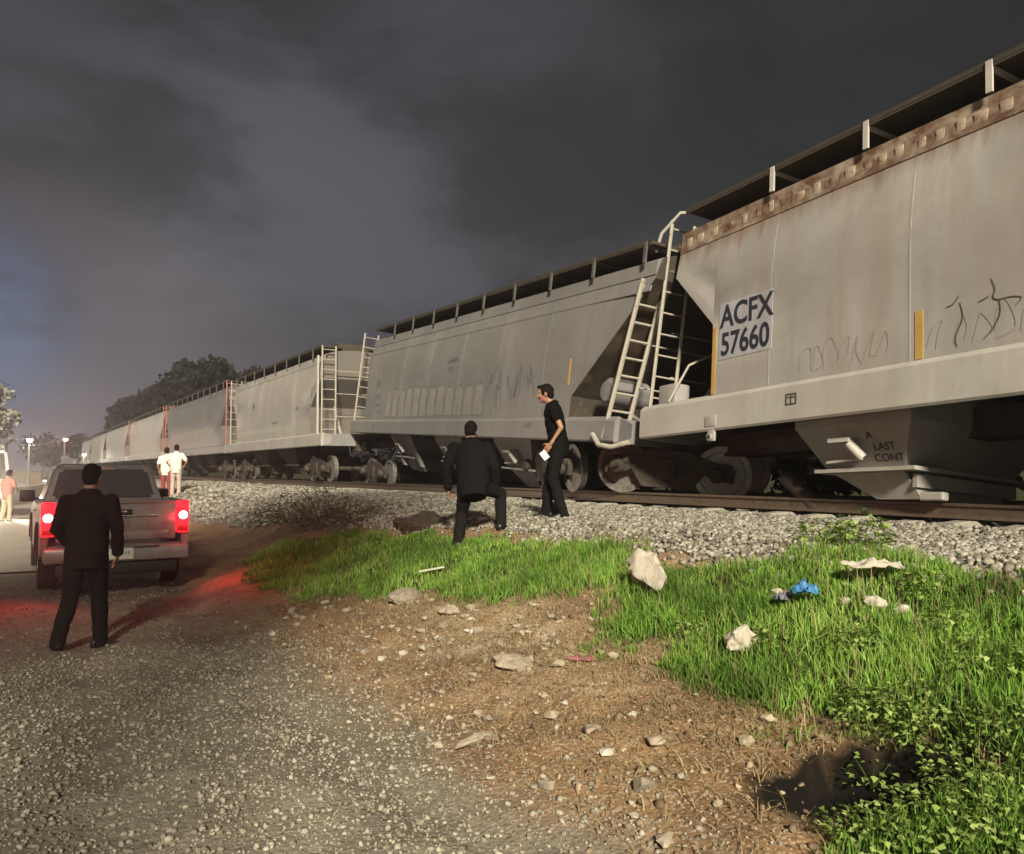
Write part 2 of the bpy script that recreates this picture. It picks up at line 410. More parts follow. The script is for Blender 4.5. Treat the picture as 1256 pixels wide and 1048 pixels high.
M_ballast = tinted('ballast_rock', [(.08,.072,.057),(.16,.148,.122),(.235,.218,.182),(.34,.32,.27)], .9)
P = np.concatenate([rnd(30000, -13, 1.0, 4.7, 9.0), rnd(9000, -24, -13, 3.4, 8.9), rnd(6000, -45, -24, 3.2, 8.9)]); P = ballast_keep(P)
sz = rng.uniform(.022, .046, len(P))*np.where(P[:, 0] < -13, 1.5, 1)*np.where(P[:, 0] < -24, 1.5, 1)
tag(scatter_rocks('ballast_stones', P, sz, M_ballast, .1), 'loose grey ballast stones heaped along the rail', 'ballast', kind='stuff')
P = np.concatenate([rnd(2500, -24, 2, 9.0, 11.6)]); tag(scatter_rocks('ballast_bed_stones', P, rng.uniform(.03, .05, len(P)), M_ballast, .4), 'ballast stones between the two rails under the train', 'ballast', kind='stuff')
M_pebble = tinted('road_pebble', [(.13,.114,.085),(.19,.17,.13),(.245,.22,.172),(.33,.30,.24)], .9)
P = np.concatenate([rnd(40000, -8.5, -1.2, -.6, 2.9), rnd(6000, -14, -8.5, -.3, 2.6)])
k = rng.random(len(P)) > sstep(1.9, 2.9, P[:, 1]+.9*fbm(P[:, 0], P[:, 1], .8, 0))*.85; P = P[k]
tag(scatter_rocks('road_gravel', P, rng.gamma(2.0, .0038, len(P)).clip(.004, .026), M_pebble, .2), 'small grey gravel covering the rough road', 'gravel', kind='stuff')
M_dirtpeb = tinted('dirt_pebble', [(.09,.06,.035),(.15,.105,.065),(.22,.165,.105),(.34,.275,.19)], .9)
P = rnd(8000, -9.5, -1.6, 1.9, 5.0); k = (rng.random(len(P)) > grass_amt(P[:, 0], P[:, 1])) & (P[:, 1] > 2.1+.5*fbm(P[:, 0], P[:, 1], .8, 0)) & ((holed(P[:, 0], P[:, 1]) > .9) | (rng.random(len(P)) < .45)); P = P[k]
tag(scatter_rocks('dirt_pebbles', P, rng.gamma(1.6, .0062, len(P)).clip(.004, .04), M_dirtpeb, .25), 'tan pebbles strewn over the bare brown dirt', 'pebbles', kind='stuff')

# --- grass blades
def blades(name, P, h, w, mat_, lean=.45, kind_label=None, cat='grass'):
    n = len(P); a = rng.uniform(0, 6.283, n); la = rng.uniform(0, 6.283, n); ln = np.abs(rng.normal(0, lean, n))*h
    Z = gz(P[:, 0], P[:, 1])-.01
    dx, dy = np.cos(a)*w, np.sin(a)*w; lx, ly = np.cos(la)*ln, np.sin(la)*ln
    B = np.stack([P[:, 0], P[:, 1], Z], 1)
    def pt(t, s, k):
        return np.stack([B[:, 0]+s*dx*k+lx*t*t, B[:, 1]+s*dy*k+ly*t*t, B[:, 2]+h*t*(1-.18*t*np.minimum(ln/h, 1.5))], 1)
    V = np.stack([pt(0, -1, 1), pt(0, 1, 1), pt(.55, 1, .8), pt(.55, -1, .8), pt(1, .12, .6), pt(1, -.12, .6)], 1).reshape(-1, 3)
    b = (np.arange(n)*6)[:, None]; F = np.concatenate([b+np.array([[0, 1, 2, 3]]), b+np.array([[3, 2, 4, 5]])])
    base = rng.normal(.5, .2, n)+1.3*fbm(P[:, 0], P[:, 1], 1.3, 7)+.5*fbm(P[:, 0], P[:, 1], 6, 3)
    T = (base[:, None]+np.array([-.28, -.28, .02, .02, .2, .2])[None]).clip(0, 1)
    o = mesh_np(name, V, F, mat_, col=T.ravel()); return tag(o, kind_label, cat, kind='stuff')
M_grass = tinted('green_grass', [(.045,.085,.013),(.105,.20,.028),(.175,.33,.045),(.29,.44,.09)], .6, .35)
P = np.concatenate([rnd(165000, -7.2, -.7, 2.4, 6.2), rnd(60000, -13.8, -7.0, 2.7, 5.6)])
ga = grass_amt(P[:, 0], P[:, 1]); dens = (.34+.66*sstep(-.10, .10, fbm(P[:, 0], P[:, 1], 2.6, 2)))
P = P[(rng.random(len(P)) < ga*dens) & (holed(P[:, 0], P[:, 1]) > .95)]
hh = rng.uniform(.04, .145, len(P))*(.45+.6*grass_amt(P[:, 0], P[:, 1]))*(1+1.6*fbm(P[:, 0], P[:, 1], 1.6, 4)).clip(.4, 1.8)
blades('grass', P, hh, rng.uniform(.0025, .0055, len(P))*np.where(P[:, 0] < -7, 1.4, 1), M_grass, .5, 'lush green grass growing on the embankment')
M_straw = tinted('dry_straw', [(.12,.085,.04),(.24,.18,.09),(.36,.29,.16)], .8, .15)
P = rnd(70000, -10, -1.2, 2.3, 5.9); ga = grass_amt(P[:, 0], P[:, 1]); band = np.exp(-((P[:, 1]-3.55)/.45)**2)
k = (rng.random(len(P)) < (.10+.45*band)*(1-.8*ga)+.55*np.exp(-((ga-.45)/.28)**2)) & (holed(P[:, 0], P[:, 1]) > .95); P = P[k]
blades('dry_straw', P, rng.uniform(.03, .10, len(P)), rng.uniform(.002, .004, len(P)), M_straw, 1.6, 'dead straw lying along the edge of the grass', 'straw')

P = np.concatenate([rnd(2600, -7.2, -.8, 3.3, 5.9), rnd(900, -13, -7, 3.0, 5.4)]); ga = grass_amt(P[:, 0], P[:, 1]); P = P[(ga > .25) & (rng.random(len(P)) < .6)]
blades('dead_stems', P, rng.uniform(.12, .32, len(P)), rng.uniform(.0015, .003, len(P)), M_straw, .55, 'dead stems standing among the green grass', 'grass')
# --- broad-leaved weeds (individual plants)
M_leaf = tinted('weed_leaf', [(.07,.11,.02),(.16,.25,.05),(.26,.36,.09),(.40,.48,.18)], .55, .3)
def weed_mesh(name, n, h, r, ls, seed):
    q = np.random.default_rng(seed); Vs, Ts = [], []
    for k in range(n):
        a = q.uniform(0, 6.283); rr = r*math.sqrt(q.random()); z = h*(.15+.85*q.random())*(1-.5*(rr/r)**2)
        c = np.array([rr*math.cos(a), rr*math.sin(a), z]); d = np.array([math.cos(a), math.sin(a), q.uniform(-.5, .6)]); d /= np.linalg.norm(d)
        s = np.cross(d, [0, 0, 1]); s /= np.linalg.norm(s); s = s+q.normal(0, .25, 3); L = ls*q.uniform(.6, 1.3); W = L*.36
        u = np.cross(s, d)*L*.15
        Vs += [c, c+d*L*.45+s*W+u, c+d*L-u, c+d*L*.45-s*W+u]; Ts += [q.uniform(.15, .95)]*4
    return np.array(Vs), np.arange(4*n).reshape(-1, 4), np.array(Ts)
def weed(x, y, n, h, r, ls, seed, label, group):
    o = bpy.data.objects.new('weed', None); link(o); o.location = (x, y, g(x, y)-.01); tag(o, label, 'weed', group)
    Vv, Fv, Tv = weed_mesh('leaves', n, h, r, ls, seed); mesh_np('leaves', Vv, Fv, M_leaf, o, Tv)
    bm = bmesh.new()
    for k in range(5):
        a = k*1.256+seed; tube(bm, [(0, 0, -.02), (r*.35*math.cos(a), r*.35*math.sin(a), h*.5), (r*.6*math.cos(a), r*.6*math.sin(a), h*.85)], [.004, .003, .001], 5)
    obj('stem', bm, M_leaf, o); return o
k = 0
for (x, y, n, h, r) in [(-2.62,3.86,150,.20,.20),(-2.30,3.85,170,.22,.22),(-2.02,3.72,170,.24,.22),(-1.78,3.5,170,.24,.24),(-2.18,3.50,150,.20,.18),(-1.95,3.28,170,.20,.22),(-1.62,3.15,170,.22,.24),(-2.08,3.02,150,.16,.2),(-1.80,2.85,150,.18,.2),(-1.45,2.95,150,.2,.22),(-2.46,4.02,150,.22,.2),(-1.95,4.0,160,.25,.22),(-1.62,3.82,160,.25,.22),(-2.75,4.02,110,.18,.16)]:
    weed(x, y, int(n*2), h*.8, r*1.05, .030, 11+k, 'low broad-leaved weed in the tangle beside the dark hole at the lower right', 'weeds around the dark hole'); k += 1
for (x, y, n, h, r) in [(-3.2,4.5,120,.24,.18),(-2.7,4.75,120,.26,.2),(-2.35,4.45,130,.28,.2),(-3.7,4.35,110,.2,.16),(-2.1,4.9,130,.26,.2),(-3.15,5.25,110,.24,.18),(-4.3,4.25,90,.2,.15)]:
    weed(x, y, int(n*1.3), h*.8, r, .038, 41+k, 'leafy green weed standing in the bright grass on the right of the bank', 'weeds in the bright grass'); k += 1
for (x, y, n, h, r) in [(-2.60,3.30,60,.13,.12),(-2.40,3.17,70,.14,.13),(-2.16,3.24,80,.16,.14),(-2.52,3.68,80,.15,.14),(-2.30,3.72,90,.18,.15),(-2.08,3.62,90,.18,.15)]:
    weed(x, y, n, h, r, .032, 141+k, 'low broad-leaved weed in the tangle beside the dark hole at the lower right', 'weeds around the dark hole'); k += 1
weed(-4.16, 6.0, 170, .34, .22, .07, 77, 'bright weed clump sprouting at the edge of the ballast', None)
weed(-4.62, 6.1, 150, .26, .20, .06, 78, 'darker weed clump in the ballast left of the bright clump', None)

# ------------------------------------------------------------------ track
def rail(name, label, y):
    pr = [(-.07,-.172),(.07,-.172),(.07,-.160),(.012,-.135),(.010,-.045),(.036,-.032),(.036,-.004),(.030,0),(-.030,0),(-.036,-.004),(-.036,-.032),(-.010,-.045),(-.012,-.135),(-.07,-.160)]
    bm = bmesh.new(); xs = [-160,-80,-40]+[-40+2*k for k in range(1, 29)]
    loft(bm, [[(x, y+a, 1.327+b) for a, b in pr] for x in xs]); return tag(obj(name, bm, M_rail), label, 'rail')
rail('rail', 'near rusty steel rail running along the ballast in front of the train', 9.12)
rail('rail', 'far steel rail hidden in the dark beneath the train', 10.56)
bm = bmesh.new()
loft(bm, [[(-.11, y, -.2), (.11, y, -.2), (.11, y, a), (.075, y, a+.03), (-.075, y, a+.03), (-.11, y, a)] for y, a in ((-1.22, .02), (-.9, .035), (-.35, .0), (.35, .0), (.9, .035), (1.22, .02))])
sl0 = obj('sleeper', bm, M_conc)
for k in range(84):
    o = sl0 if k == 0 else sl0.copy()
    if k: COL.objects.link(o)
    o.location = (2.5-.62*k+random.uniform(-.02, .02), 9.84+random.uniform(-.03, .03), 1.062+random.uniform(-.012, .02)); o.rotation_euler = (0, 0, random.uniform(-.015, .015))
    tag(o, 'concrete sleeper with its end showing in the ballast under the rail', 'sleeper', 'concrete sleepers under the rails')

# ------------------------------------------------------------------ hopper cars
def wheelset(parent, x, yoff, r, zc, tilt=(0,0,0), wm=None):
    for s in (-1, 1):
        bm = bmesh.new()
        y = s*.745
        pr = [(.0, -.02), (.10, -.05), (.13, -.02), (r*.55, .012), (r*.86, -.03), (r, -.055), (r, .05), (r+.028, .062), (r+.028, .085), (r*.86, .085), (r*.8, .04), (r*.5, .05), (.12, .07), (0, .07)]
        lathe(bm, [(a, -b*s*-1*(1) if s < 0 else -b) for a, b in pr], 36, 'Y')
        bmesh.ops.rotate(bm, cent=(0,0,0), matrix=Euler(tilt).to_matrix(), verts=bm.verts[:])
        bmesh.ops.translate(bm, vec=(x+yoff[0], y+yoff[1], zc), verts=bm.verts[:])
        obj('wheel', bm, wm or M_wheel, parent, 40)
    bm = bmesh.new(); tube(bm, [(x+yoff[0], -.9, zc), (x+yoff[0], .9, zc)], .075, 12); obj('axle', bm, M_gear, parent, 40)
def bogie(car, x, r=.44, dz=0, yaw_=0, tilt=(0,0,0), dy=0, pale=None):
    bm = bmesh.new()
    bx(bm, (0, 0, r+.10), (.36, 2.0, .26), .03); bx(bm, (0, 0, r+.30), (.42, .5, .2), .02)
    for s in (-1, 1):
        for a in (-.1, .1): lathe(bm, [(0, 0), (.07, 0), (.07, .22), (0, .22)], 10, 'Z', (a, s*.98, r-.22))
    b = obj('bogie', bm, M_gear, car, 35); b.location = (x, dy, dz); b.rotation_euler = (tilt[0], tilt[1], yaw_)
    for s in (-1, 1):
        bm = bmesh.new(); y = s*.98
        prism(bm, [(-1.12,r+.08),(-1.05,r+.17),(-.75,r+.19),(-.35,r+.33),(.35,r+.33),(.75,r+.19),(1.05,r+.17),(1.12,r+.08),(1.10,r-.12),(.8,r-.1),(.62,r-.02),(.42,r-.30),(-.42,r-.30),(-.62,r-.02),(-.8,r-.1),(-1.10,r-.12)], y-.045, y+.045)
        bx(bm, (0, y, r+.02), (.30, .20, .34), .02)
        for xx in (-.86, .86):
            lathe(bm, [(0, -.11), (.10, -.11), (.13, -.06), (.13, .05), (0, .05)] if s < 0 else [(0, .11), (.10, .11), (.13, .06), (.13, -.05), (0, -.05)], 16, 'Y', (xx, s*1.06, r))
            bx(bm, (xx, y, r+.12), (.34, .16, .12), .02)
        obj('side_frame', bm, M_gear, b, 35)
    for xx in (-.86, .86): wheelset(b, xx, (0, 0), r, r, (0, 0, R(16)) if pale and xx > 0 else (0, 0, 0), pale if xx > 0 else None)
    return b
def ladder(parent, x, y0, y1, z0, z1, mat_, n=9, along='y', lean=(0, 0), name='ladder', r=.022, foot=0):
    """two stiles and n rungs at plane x (rungs along y) ; lean = shift of the top in (x, y)"""
    bm = bmesh.new()
    def P(y, f): return Vector((x+lean[0]*f, y+lean[1]*f, z0+(z1-z0)*f))
    for y in (y0, y1):
        pts = [P(y, f) for f in (0, .3, .7, 1)]
        if foot: pts = [pts[0]+Vector((foot, 0, -.12))]+pts
        tube(bm, pts, r*1.35, 6)
    for k in range(n):
        f = (k+.6)/n; tube(bm, [P(y0, f), P(y1, f)], r*.75, 6)
    return obj(name, bm, mat_, parent, 50)
QD = ((-1,-1),(1,-1),(1,1),(-1,1))
def hopper(loc, rot, label, hw, HL, HTl, HTr, zb, zs, zt, paint, ends=((0, 0), (0, 0)), chord=None, detail=2, a0=None, z0end=2.9, lad=None, bogies=((-1, {}), (1, {})), group='hopper cars of the derailed train', chute_x=(-3.9, 0, 3.9), lad_kw=(None, None), sill=None, zTr=None, ch_h=.22, belt_z=None):
    car = thing('hopper_car', label, 'hopper car', loc, rot, group)
    hb = hw-.055; ht = hw-.26; kz = zb+.55*(zt-zb); lad = lad or M_ladder
    def w(z): return hb if z < kz else hb-(hb-ht)*((z-kz)/(zt-kz))**1.7
    def ring(x, zbot):
        zs_ = [zbot+(zt-zbot)*k/11 for k in range(12)]
        near = [(x, -w(z), z) for z in zs_]
        roof = [(x, -ht*math.cos(a), zt+.24*math.sin(a)) for a in [math.pi*k/8 for k in range(1, 8)]]
        return near+roof+[(x, w(z), z) for z in zs_[::-1]]
    al, ar = a0 or (HL-1.6, HL-1.6)
    zk = z0end; zT = zt-.75
    secs = [(-HTl, zT), (-al-.02, zk), (-al, zs-.03)]+[(x, zs-.03) for x in np.linspace(-al, ar, 9)[1:-1]]+[(ar, zs-.03), (ar+.02, zk), (HTr, zTr or zT)]
    # weld seams standing proud of the side sheets
    bm = bmesh.new()
    loft(bm, [ring(x, z) for x, z in secs])
    if detail > 1:
        for x in np.linspace(-al+1.1, ar-1.1, 6):
            for s in (-1, 1):
                zz = np.linspace(zs, zt-.25, 9)
                vs = [[bm.verts.new((x+dx, s*(w(z)+dy), z)) for dx, dy in ((-.016, -.01), (-.012, .003), (.012, .003), (.016, -.01))] for z in zz]
                for p_, q_ in zip(vs, vs[1:]):
                    for k in range(3): bm.faces.new((p_[k], p_[k+1], q_[k+1], q_[k]))
    if belt_z:   # lapped plate edge along the side sheets
        for s in (-1, 1):
            loft(bm, [[(x, s*(w(z)+d), z) for d, z in ((-.01, belt_z-.05), (.007, belt_z-.045), (.012, belt_z), (.007, belt_z+.045), (-.01, belt_z+.05))] for x in np.linspace(-HTl+.05, HTr-.05, 9)], True, True)
    bmesh.ops.recalc_face_normals(bm, faces=bm.faces[:]); bm.normal_update()
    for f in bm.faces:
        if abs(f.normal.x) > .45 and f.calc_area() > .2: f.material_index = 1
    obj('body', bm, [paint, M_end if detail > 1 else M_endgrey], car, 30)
    for s in (-1, 1):
        bm = bmesh.new()   # side sill with a sloped top ledge
        pr = [(s*(hw-.10), zb+.02), (s*(hw-.02), zb), (s*hw, zb+.03), (s*hw, zs-.06), (s*(hw-.02), zs-.03), (s*(hb-.02), zs+.02), (s*(hb-.3), zs-.08), (s*(hb-.3), zb+.1)]
        loft(bm, [[(x, a, b) for a, b in pr] for x in np.linspace(-HL, HL, 9)]); obj('side_sill', bm, sill or paint, car, 30)
        bm = bmesh.new()   # roof edge chord
        pr = [(s*(w(zt-ch_h)+.012), zt-ch_h), (s*(w(zt-.10)+.03), zt-.12), (s*(ht+.045), zt+.01), (s*(ht-.03), zt+.05), (s*(ht-.06), zt-.02)]
        loft(bm, [[(x, a, b) for a, b in pr] for x in np.linspace(-HTl, HTr, 9)]); obj('roof_chord', bm, chord or paint, car, 30)
        if chord and s < 0:
            q_ = random.Random(12); x = -HTl+.2
            while x < HTr-.2:
                wd_ = q_.uniform(.07, .15); bmt = bmesh.new(); bx(bmt, (x, -(w(zt-.21)+.020), zt-.21+q_.uniform(-.015, .015)), (wd_, .014, q_.uniform(.13, .19)), .003); obj('chord_tab', bmt, q_.choice((M_tab, M_tab, chord)), car, 35); x += wd_+q_.uniform(.10, .22)
        bm = bmesh.new(); bx(bm, ((HTr-HTl)/2, s*(hw-.52), zt+.33), (HTl+HTr-.3, .78, .05)); bx(bm, ((HTr-HTl)/2, s*(hw-.15), zt+.32), (HTl+HTr-.3, .03, .09)); obj('running_board', bm, M_grate, car)
        n = int((HTl+HTr)/1.53)
        for k in range(n+1):
            x = -HTl+.47+k*1.53
            if x > HTr-.2: break
            if x < -HTl+1 and detail > 1: continue
            bm = bmesh.new(); bx(bm, (x, s*(hw-.13), zt+.17), (.07, .03, .36)); bx(bm, (x, s*(hw-.5), zt+.28), (.05, .70, .04), 0, None)
            obj('walkway_bracket', bm, M_white if chord else M_bracket, car)
    bm = bmesh.new(); bx(bm, ((HTr-HTl)/2, 0, zt+.36), (HTl+HTr-.8, 1.1, .34), .06)
    for x in np.linspace(-HTl+1.2, HTr-1.2, 9): bx(bm, (x, 0, zt+.54), (.9, 1.0, .06), .02)
    obj('roof_hatch', bm, M_grate, car, 35)
    bm = bmesh.new(); bx(bm, (0, 0, zb+.02), (2*HL+.3, .42, .36)); obj('center_sill', bm, M_under, car)
    for s, HT in ((-1, HTl), (1, HTr)):
        e = s*HL; a = al if s < 0 else ar
        bm = bmesh.new(); bx(bm, (s*(HL+a-.3)/2, 0, zs-.075), (HL-a+.28, 2*hw-.24, .05)); bx(bm, (e-s*.06, 0, (zb+zs)/2), (.12, 2*hw-.2, zs-zb-.02)); obj('end_platform', bm, paint if detail > 1 else M_car2, car)
        bm = bmesh.new(); tube(bm, [(e, 0, zb), (e+s*.38, 0, zb)], .09, 8); bx(bm, (e+s*.45, 0, zb), (.24, .26, .28), .05); obj('coupler', bm, M_gear, car, 40)
        bm = bmesh.new(); tube(bm, [(e+s*.05, -.45, zb-.02), (e+s*.22, -.47, zb-.30), (e+s*.42, -.42, zb-.36), (e+s*.52, -.36, zb-.22)], .028, 7); obj('air_hose', bm, M_black, car, 60)
        if detail:
            kw = lad_kw[0 if s < 0 else 1] or {}
            if not kw.get('skip'): ladder(car, e-s*.12, -hw+.06, -hw+.52, zs-.4, zt+.30, lad, 10, **kw)
            if detail < 2: ladder(car, e-s*.12, hw-.06, hw-.52, zs-.4, zt+.30, lad, 10)
            for k in range(3):
                bm = bmesh.new(); z = zs+.55+.75*k; tube(bm, [(e-s*.10, -hw+.5, z), (e-s*.10, hw-.5, z)], .016, 6); obj('grab_rail', bm, lad, car)
            for y in (-hw*.45, hw*.45): bm = bmesh.new(); tube(bm, [(e-s*.25, y, zs-.05), (s*(a+.2), y*.9, zk)], .045, 6); obj('end_brace', bm, lad, car, 50)
    for cx in chute_x:
        bm = bmesh.new(); y1, y0 = hw-.28, .62
        cw = .84 if detail > 1 else 1.2
        loft(bm, [[(cx+a*cw, b*y1, zs-.12) for a, b in QD], [(cx+a*cw, b*y1, zb-.05) for a, b in QD], [(cx+a*.55, b*(y1-.28), zb-.57) for a, b in QD]])
        ch = obj('discharge_chute', bm, paint if detail > 1 else M_under, car)
        bm = bmesh.new(); yf = y1-.22
        bx(bm, (cx+.05, 0, zb-.595), (1.42, 2*yf+.1, .045)); loft(bm, [[(cx+a*.5+.02, b*(yf-.1), zb-.62) for a, b in QD], [(cx+a*.30+.34, b*(yf-.25), zb-.93) for a, b in QD]])
        bx(bm, (cx+.62, 0, zb-.72), (.06, 2*yf-.3, .16)); bx(bm, (cx+.75, -yf+.3, zb-.90), (.3, .12, .10), .02)
        obj('outlet_gate', bm, paint if detail > 1 else M_under, ch)
        if detail > 1:
            bm = bmesh.new(); tube(bm, [(cx-.02, -y1+.02, zb-.28), (cx+.10, -y1+.13, zb-.46)], .06, 10); tube(bm, [(cx-.42, -y1+.12, zb-.5), (cx+.1, -y1+.12, zb-.47)], .018, 6); bx(bm, (cx-.12, -y1-.02, zb-.25), (.30, .06, .05)); obj('gate_crank', bm, M_white, ch, 40)
    for s, kw in bogies: kw = dict(kw); bogie(car, kw.pop('x', s*(HL-1.55)), **kw)
    car['w'] = hb
    return car
def side_mark(car, name, x, z, w_, h_, mat_, hb, proud=.004):
    bm = bmesh.new(); bx(bm, (x, -hb-proud/2, z), (w_, proud+.004, h_)); return obj(name, bm, mat_, car)
SIDE = Matrix.Rotation(R(90), 4, 'X')
def side_text(car, name, s, x, z, size, mat_, hb, sx=1.0, bold=.0, proud=.008):
    return text_mesh(name, s, size, mat_, car, Matrix.Translation((x, -hb-proud, z)) @ SIDE, .0015, bold=bold, sx=sx)
def strokes(car, name, lines, width, mat_, hb, proud=.006):
    """spray strokes: flat ribbons lying on the side sheet"""
    bm = bmesh.new()
    for ln in lines:
        # Catmull smoothing
        pts = [Vector(p) for p in ln]
        if len(pts) > 2:
            e = [pts[0]]+pts+[pts[-1]]; out = []
            for k in range(1, len(e)-2):
                for u in (0, .25, .5, .75):
                    a, b, c_, d = e[k-1], e[k], e[k+1], e[k+2]
                    out.append(.5*((2*b)+(c_-a)*u+(2*a-5*b+4*c_-d)*u*u+(3*b-a-3*c_+d)*u**3))
            pts = out+[pts[-1]]
        vs = []
        for k, p in enumerate(pts):
            d = (pts[min(k+1, len(pts)-1)]-pts[max(k-1, 0)]); d = d.normalized() if d.length else Vector((1, 0))
            n_ = Vector((-d.y, d.x))*width*.5*(.6+.4*math.sin(math.pi*(k+.5)/len(pts)))
            vs.append([bm.verts.new((p.x+n_.x, -hb-proud, p.y+n_.y)), bm.verts.new((p.x-n_.x, -hb-proud, p.y-n_.y))])
        for a, b in zip(vs, vs[1:]): bm.faces.new((a[0], a[1], b[1], b[0]))
    return obj(name, bm, mat_, car)

# car with the lettering patch, nearest the camera
c1 = hopper((-1.87, 9.50, .99), tuple(R(a) for a in (-5.4, -2.12, -4.27)), 'nearest pale grey hopper car with rusted roof edge and black letters on a lilac patch', 1.6, 7.95, 7.32, 7.2, 1.36, 1.88, 4.66, M_car1, ch_h=.34, chord=M_rustband, sill=M_sill1, a0=(6.33, 6.33), z0end=2.95, chute_x=(-4.12, .1, 3.9),
    bogies=((-1, dict(x=-8.75, dz=.62, yaw_=R(34), tilt=(R(7), R(4), 0), pale=M_palewheel)), (1, {})), lad_kw=(dict(lean=(.30, .10), foot=-.05), None))
hb1 = 1.545
pm = side_mark(c1, 'reporting_mark_patch', -5.69, 2.80, 1.02, .83, M_mark, hb1)
side_text(pm, 'reporting_letters', 'ACFX', -5.675, 2.86, .46, M_black, hb1, .86, .0100)
side_text(pm, 'car_number', '57660', -5.69, 2.45, .46, M_black, hb1, .82, .0100)
side_mark(c1, 'yellow_reflector', -6.30, 2.40, .075, 1.0, M_yellow, hb1)
side_mark(c1, 'yellow_reflector', -3.02, 2.16, .095, .54, M_yellow, hb1)
bm = bmesh.new()
for x, z, a, b in ((-4.77, 1.585, .17, .014), (-4.77, 1.715, .17, .014), (-4.85, 1.65, .014, .14), (-4.69, 1.65, .014, .14), (-4.77, 1.65, .012, .12), (-4.77, 1.675, .12, .012)): bx(bm, (x, -1.604, z), (a, .008, b))
obj('stencil_box', bm, M_spray, c1)
bm = bmesh.new(); bx(bm, (-6.27, -1.57, 1.32), (.15, .05, .22), .02); bx(bm, (-6.27, -1.58, 1.50), (.24, .06, .16), .01); lathe(bm, [(.0, -.03), (.05, -.03), (.05, .0)], 14, 'Y', (-6.27, -1.595, 1.27)); obj('jacking_lug', bm, M_car1, c1, 40)
bm = bmesh.new(); lathe(bm, [(0, 0), (.028, 0), (.028, .003), (0, .003)], 14, 'Y', (-6.27, -1.633, 1.27)); obj('lug_hole', bm, M_black, c1)
for ln_ in ([[(-2.7, 2.4), (-2.62, 2.42), (-2.56, 2.5)], [(-2.55, 2.42), (-2.52, 2.25), (-2.6, 2.06), (-2.58, 1.95)]], [[(-2.35, 2.38), (-2.28, 2.4), (-2.24, 2.42)], [(-2.22, 2.6), (-2.18, 2.48), (-2.2, 2.4), (-2.15, 2.36), (-2.02, 2.36), (-1.92, 2.33), (-1.98, 2.26)], [(-2.14, 2.36), (-2.13, 2.22), (-2.2, 2.08), (-2.3, 1.98)]], [[(-1.8, 2.75), (-1.77, 2.73)], [(-1.7, 2.4), (-1.6, 2.1), (-1.3, 2.0)]]): strokes(c1, 'spray_tag', ln_, .013, M_spray, hb1)
q = random.Random(3)
for xs_ in (np.arange(-2.9, -1.3, .23), np.arange(-4.7, -3.4, .19)): strokes(c1, 'faded_outline_tag', [[(x+q.uniform(-.05,.05), 2.0+q.uniform(-.04,.04)), (x+q.uniform(0,.12), 2.2+q.uniform(-.06,.06)), (x+q.uniform(.08,.2), 2.32+q.uniform(-.06,.04)), (x+q.uniform(.1,.25), 2.1+q.uniform(-.06,.06)), (x+q.uniform(.0,.3), 1.98+q.uniform(-.03,.05))] for x in xs_], .011, M_ghost4, hb1, .004)
_a = math.atan2(.28, .52)
for s_, x_, z_ in (('A', -3.90, 1.12), ('LAST', -3.74, .985), ('CONT', -3.72, .86)):
    text_mesh('last_contents_stencil', s_, .135, M_black, c1, Matrix.Translation((x_, -(1.32-.28*(1.31-z_)/.52)-.006, z_)) @ Matrix.Rotation(math.radians(90)+_a, 4, 'X'), .001)
# bent grab iron above the corner ladder
bm = bmesh.new(); tube(bm, [(-7.86, -1.5, 4.5), (-7.72, -1.5, 4.78), (-7.35, -1.42, 5.03), (-7.1, -1.2, 5.0)], .03, 8); obj('bent_handrail', bm, M_white, c1, 50)
bm = bmesh.new(); bx(bm, (-7.55, -1.25, 2.06), (.42, .3, .36), .03); obj('end_casting', bm, M_car1, c1, 35)
# brake rod and pipes hanging between the bogie and the chute
bm = bmesh.new(); tube(bm, [(-5.6, -.8, .75), (-5.0, -.7, .25)], .11, 10); obj('hanging_pipe', bm, M_gear, c1, 40)

for pts, r_ in (([(-7.3,-1.55,1.9),(-7.15,-1.3,2.5),(-6.9,-.6,2.9)], .02),):
    bm = bmesh.new(); tube(bm, pts, r_, 7); obj('bent_bar', bm, M_ladder, c1, 60)
# second car, leaning away
c2 = hopper((-17.75, 10.27, 1.234), tuple(R(a) for a in (-5.4, 2.99, -4.26)), 'dull grey hopper car in the middle covered with faded outline graffiti, behind the two men', 1.45, 7.5, 6.55, 7.95, 1.18, 1.60, 4.17, M_car2, a0=(6.3, 5.95), z0end=2.0, zTr=3.88, belt_z=3.72,
    bogies=((-1, dict(dz=-.42, r=.42)), (1, dict(x=4.9, dz=.38, r=.42, yaw_=R(-9), tilt=(R(6), 0, 0)))), chute_x=(-3.4, 0, 3.4), lad_kw=(dict(lean=(.1, 0)), dict(skip=True)))
hb2 = 1.395
q = random.Random(5); L1, L2 = [], []
bm = bmesh.new()
for k in range(12):   # fat block letters, faded to a slightly different grey, with thin outlines
    x = -4.35+k*.56; z0, z1 = 1.66+q.uniform(0, .04), 2.38+q.uniform(-.04, .08); w_ = .47
    o = [(x, z0), (x+.04, z1), (x+w_*.8, z1+.02), (x+w_, z1-.16), (x+w_*.85, (z0+z1)/2), (x+w_, z0+.12), (x+w_*.9, z0)]
    bm.faces.new([bm.verts.new((a, -hb2-.003, b)) for a, b in o])
    L1.append(o+[o[0]]); m_ = q.choice((0, 1, 2))
    if m_ == 0: L1.append([(x+w_*.35, z0+.02), (x+w_*.42, (z0+z1)/2-.05), (x+w_*.6, z0+.02)])
    if m_ == 1: L1 += [[(x+w_*.3, z0+.46), (x+w_*.55, z0+.58), (x+w_*.6, z0+.42), (x+w_*.3, z0+.46)]]
    if m_ == 2: L1.append([(x+w_*.4, z1-.02), (x+w_*.45, z1-.3), (x+w_*.62, z1-.02)])
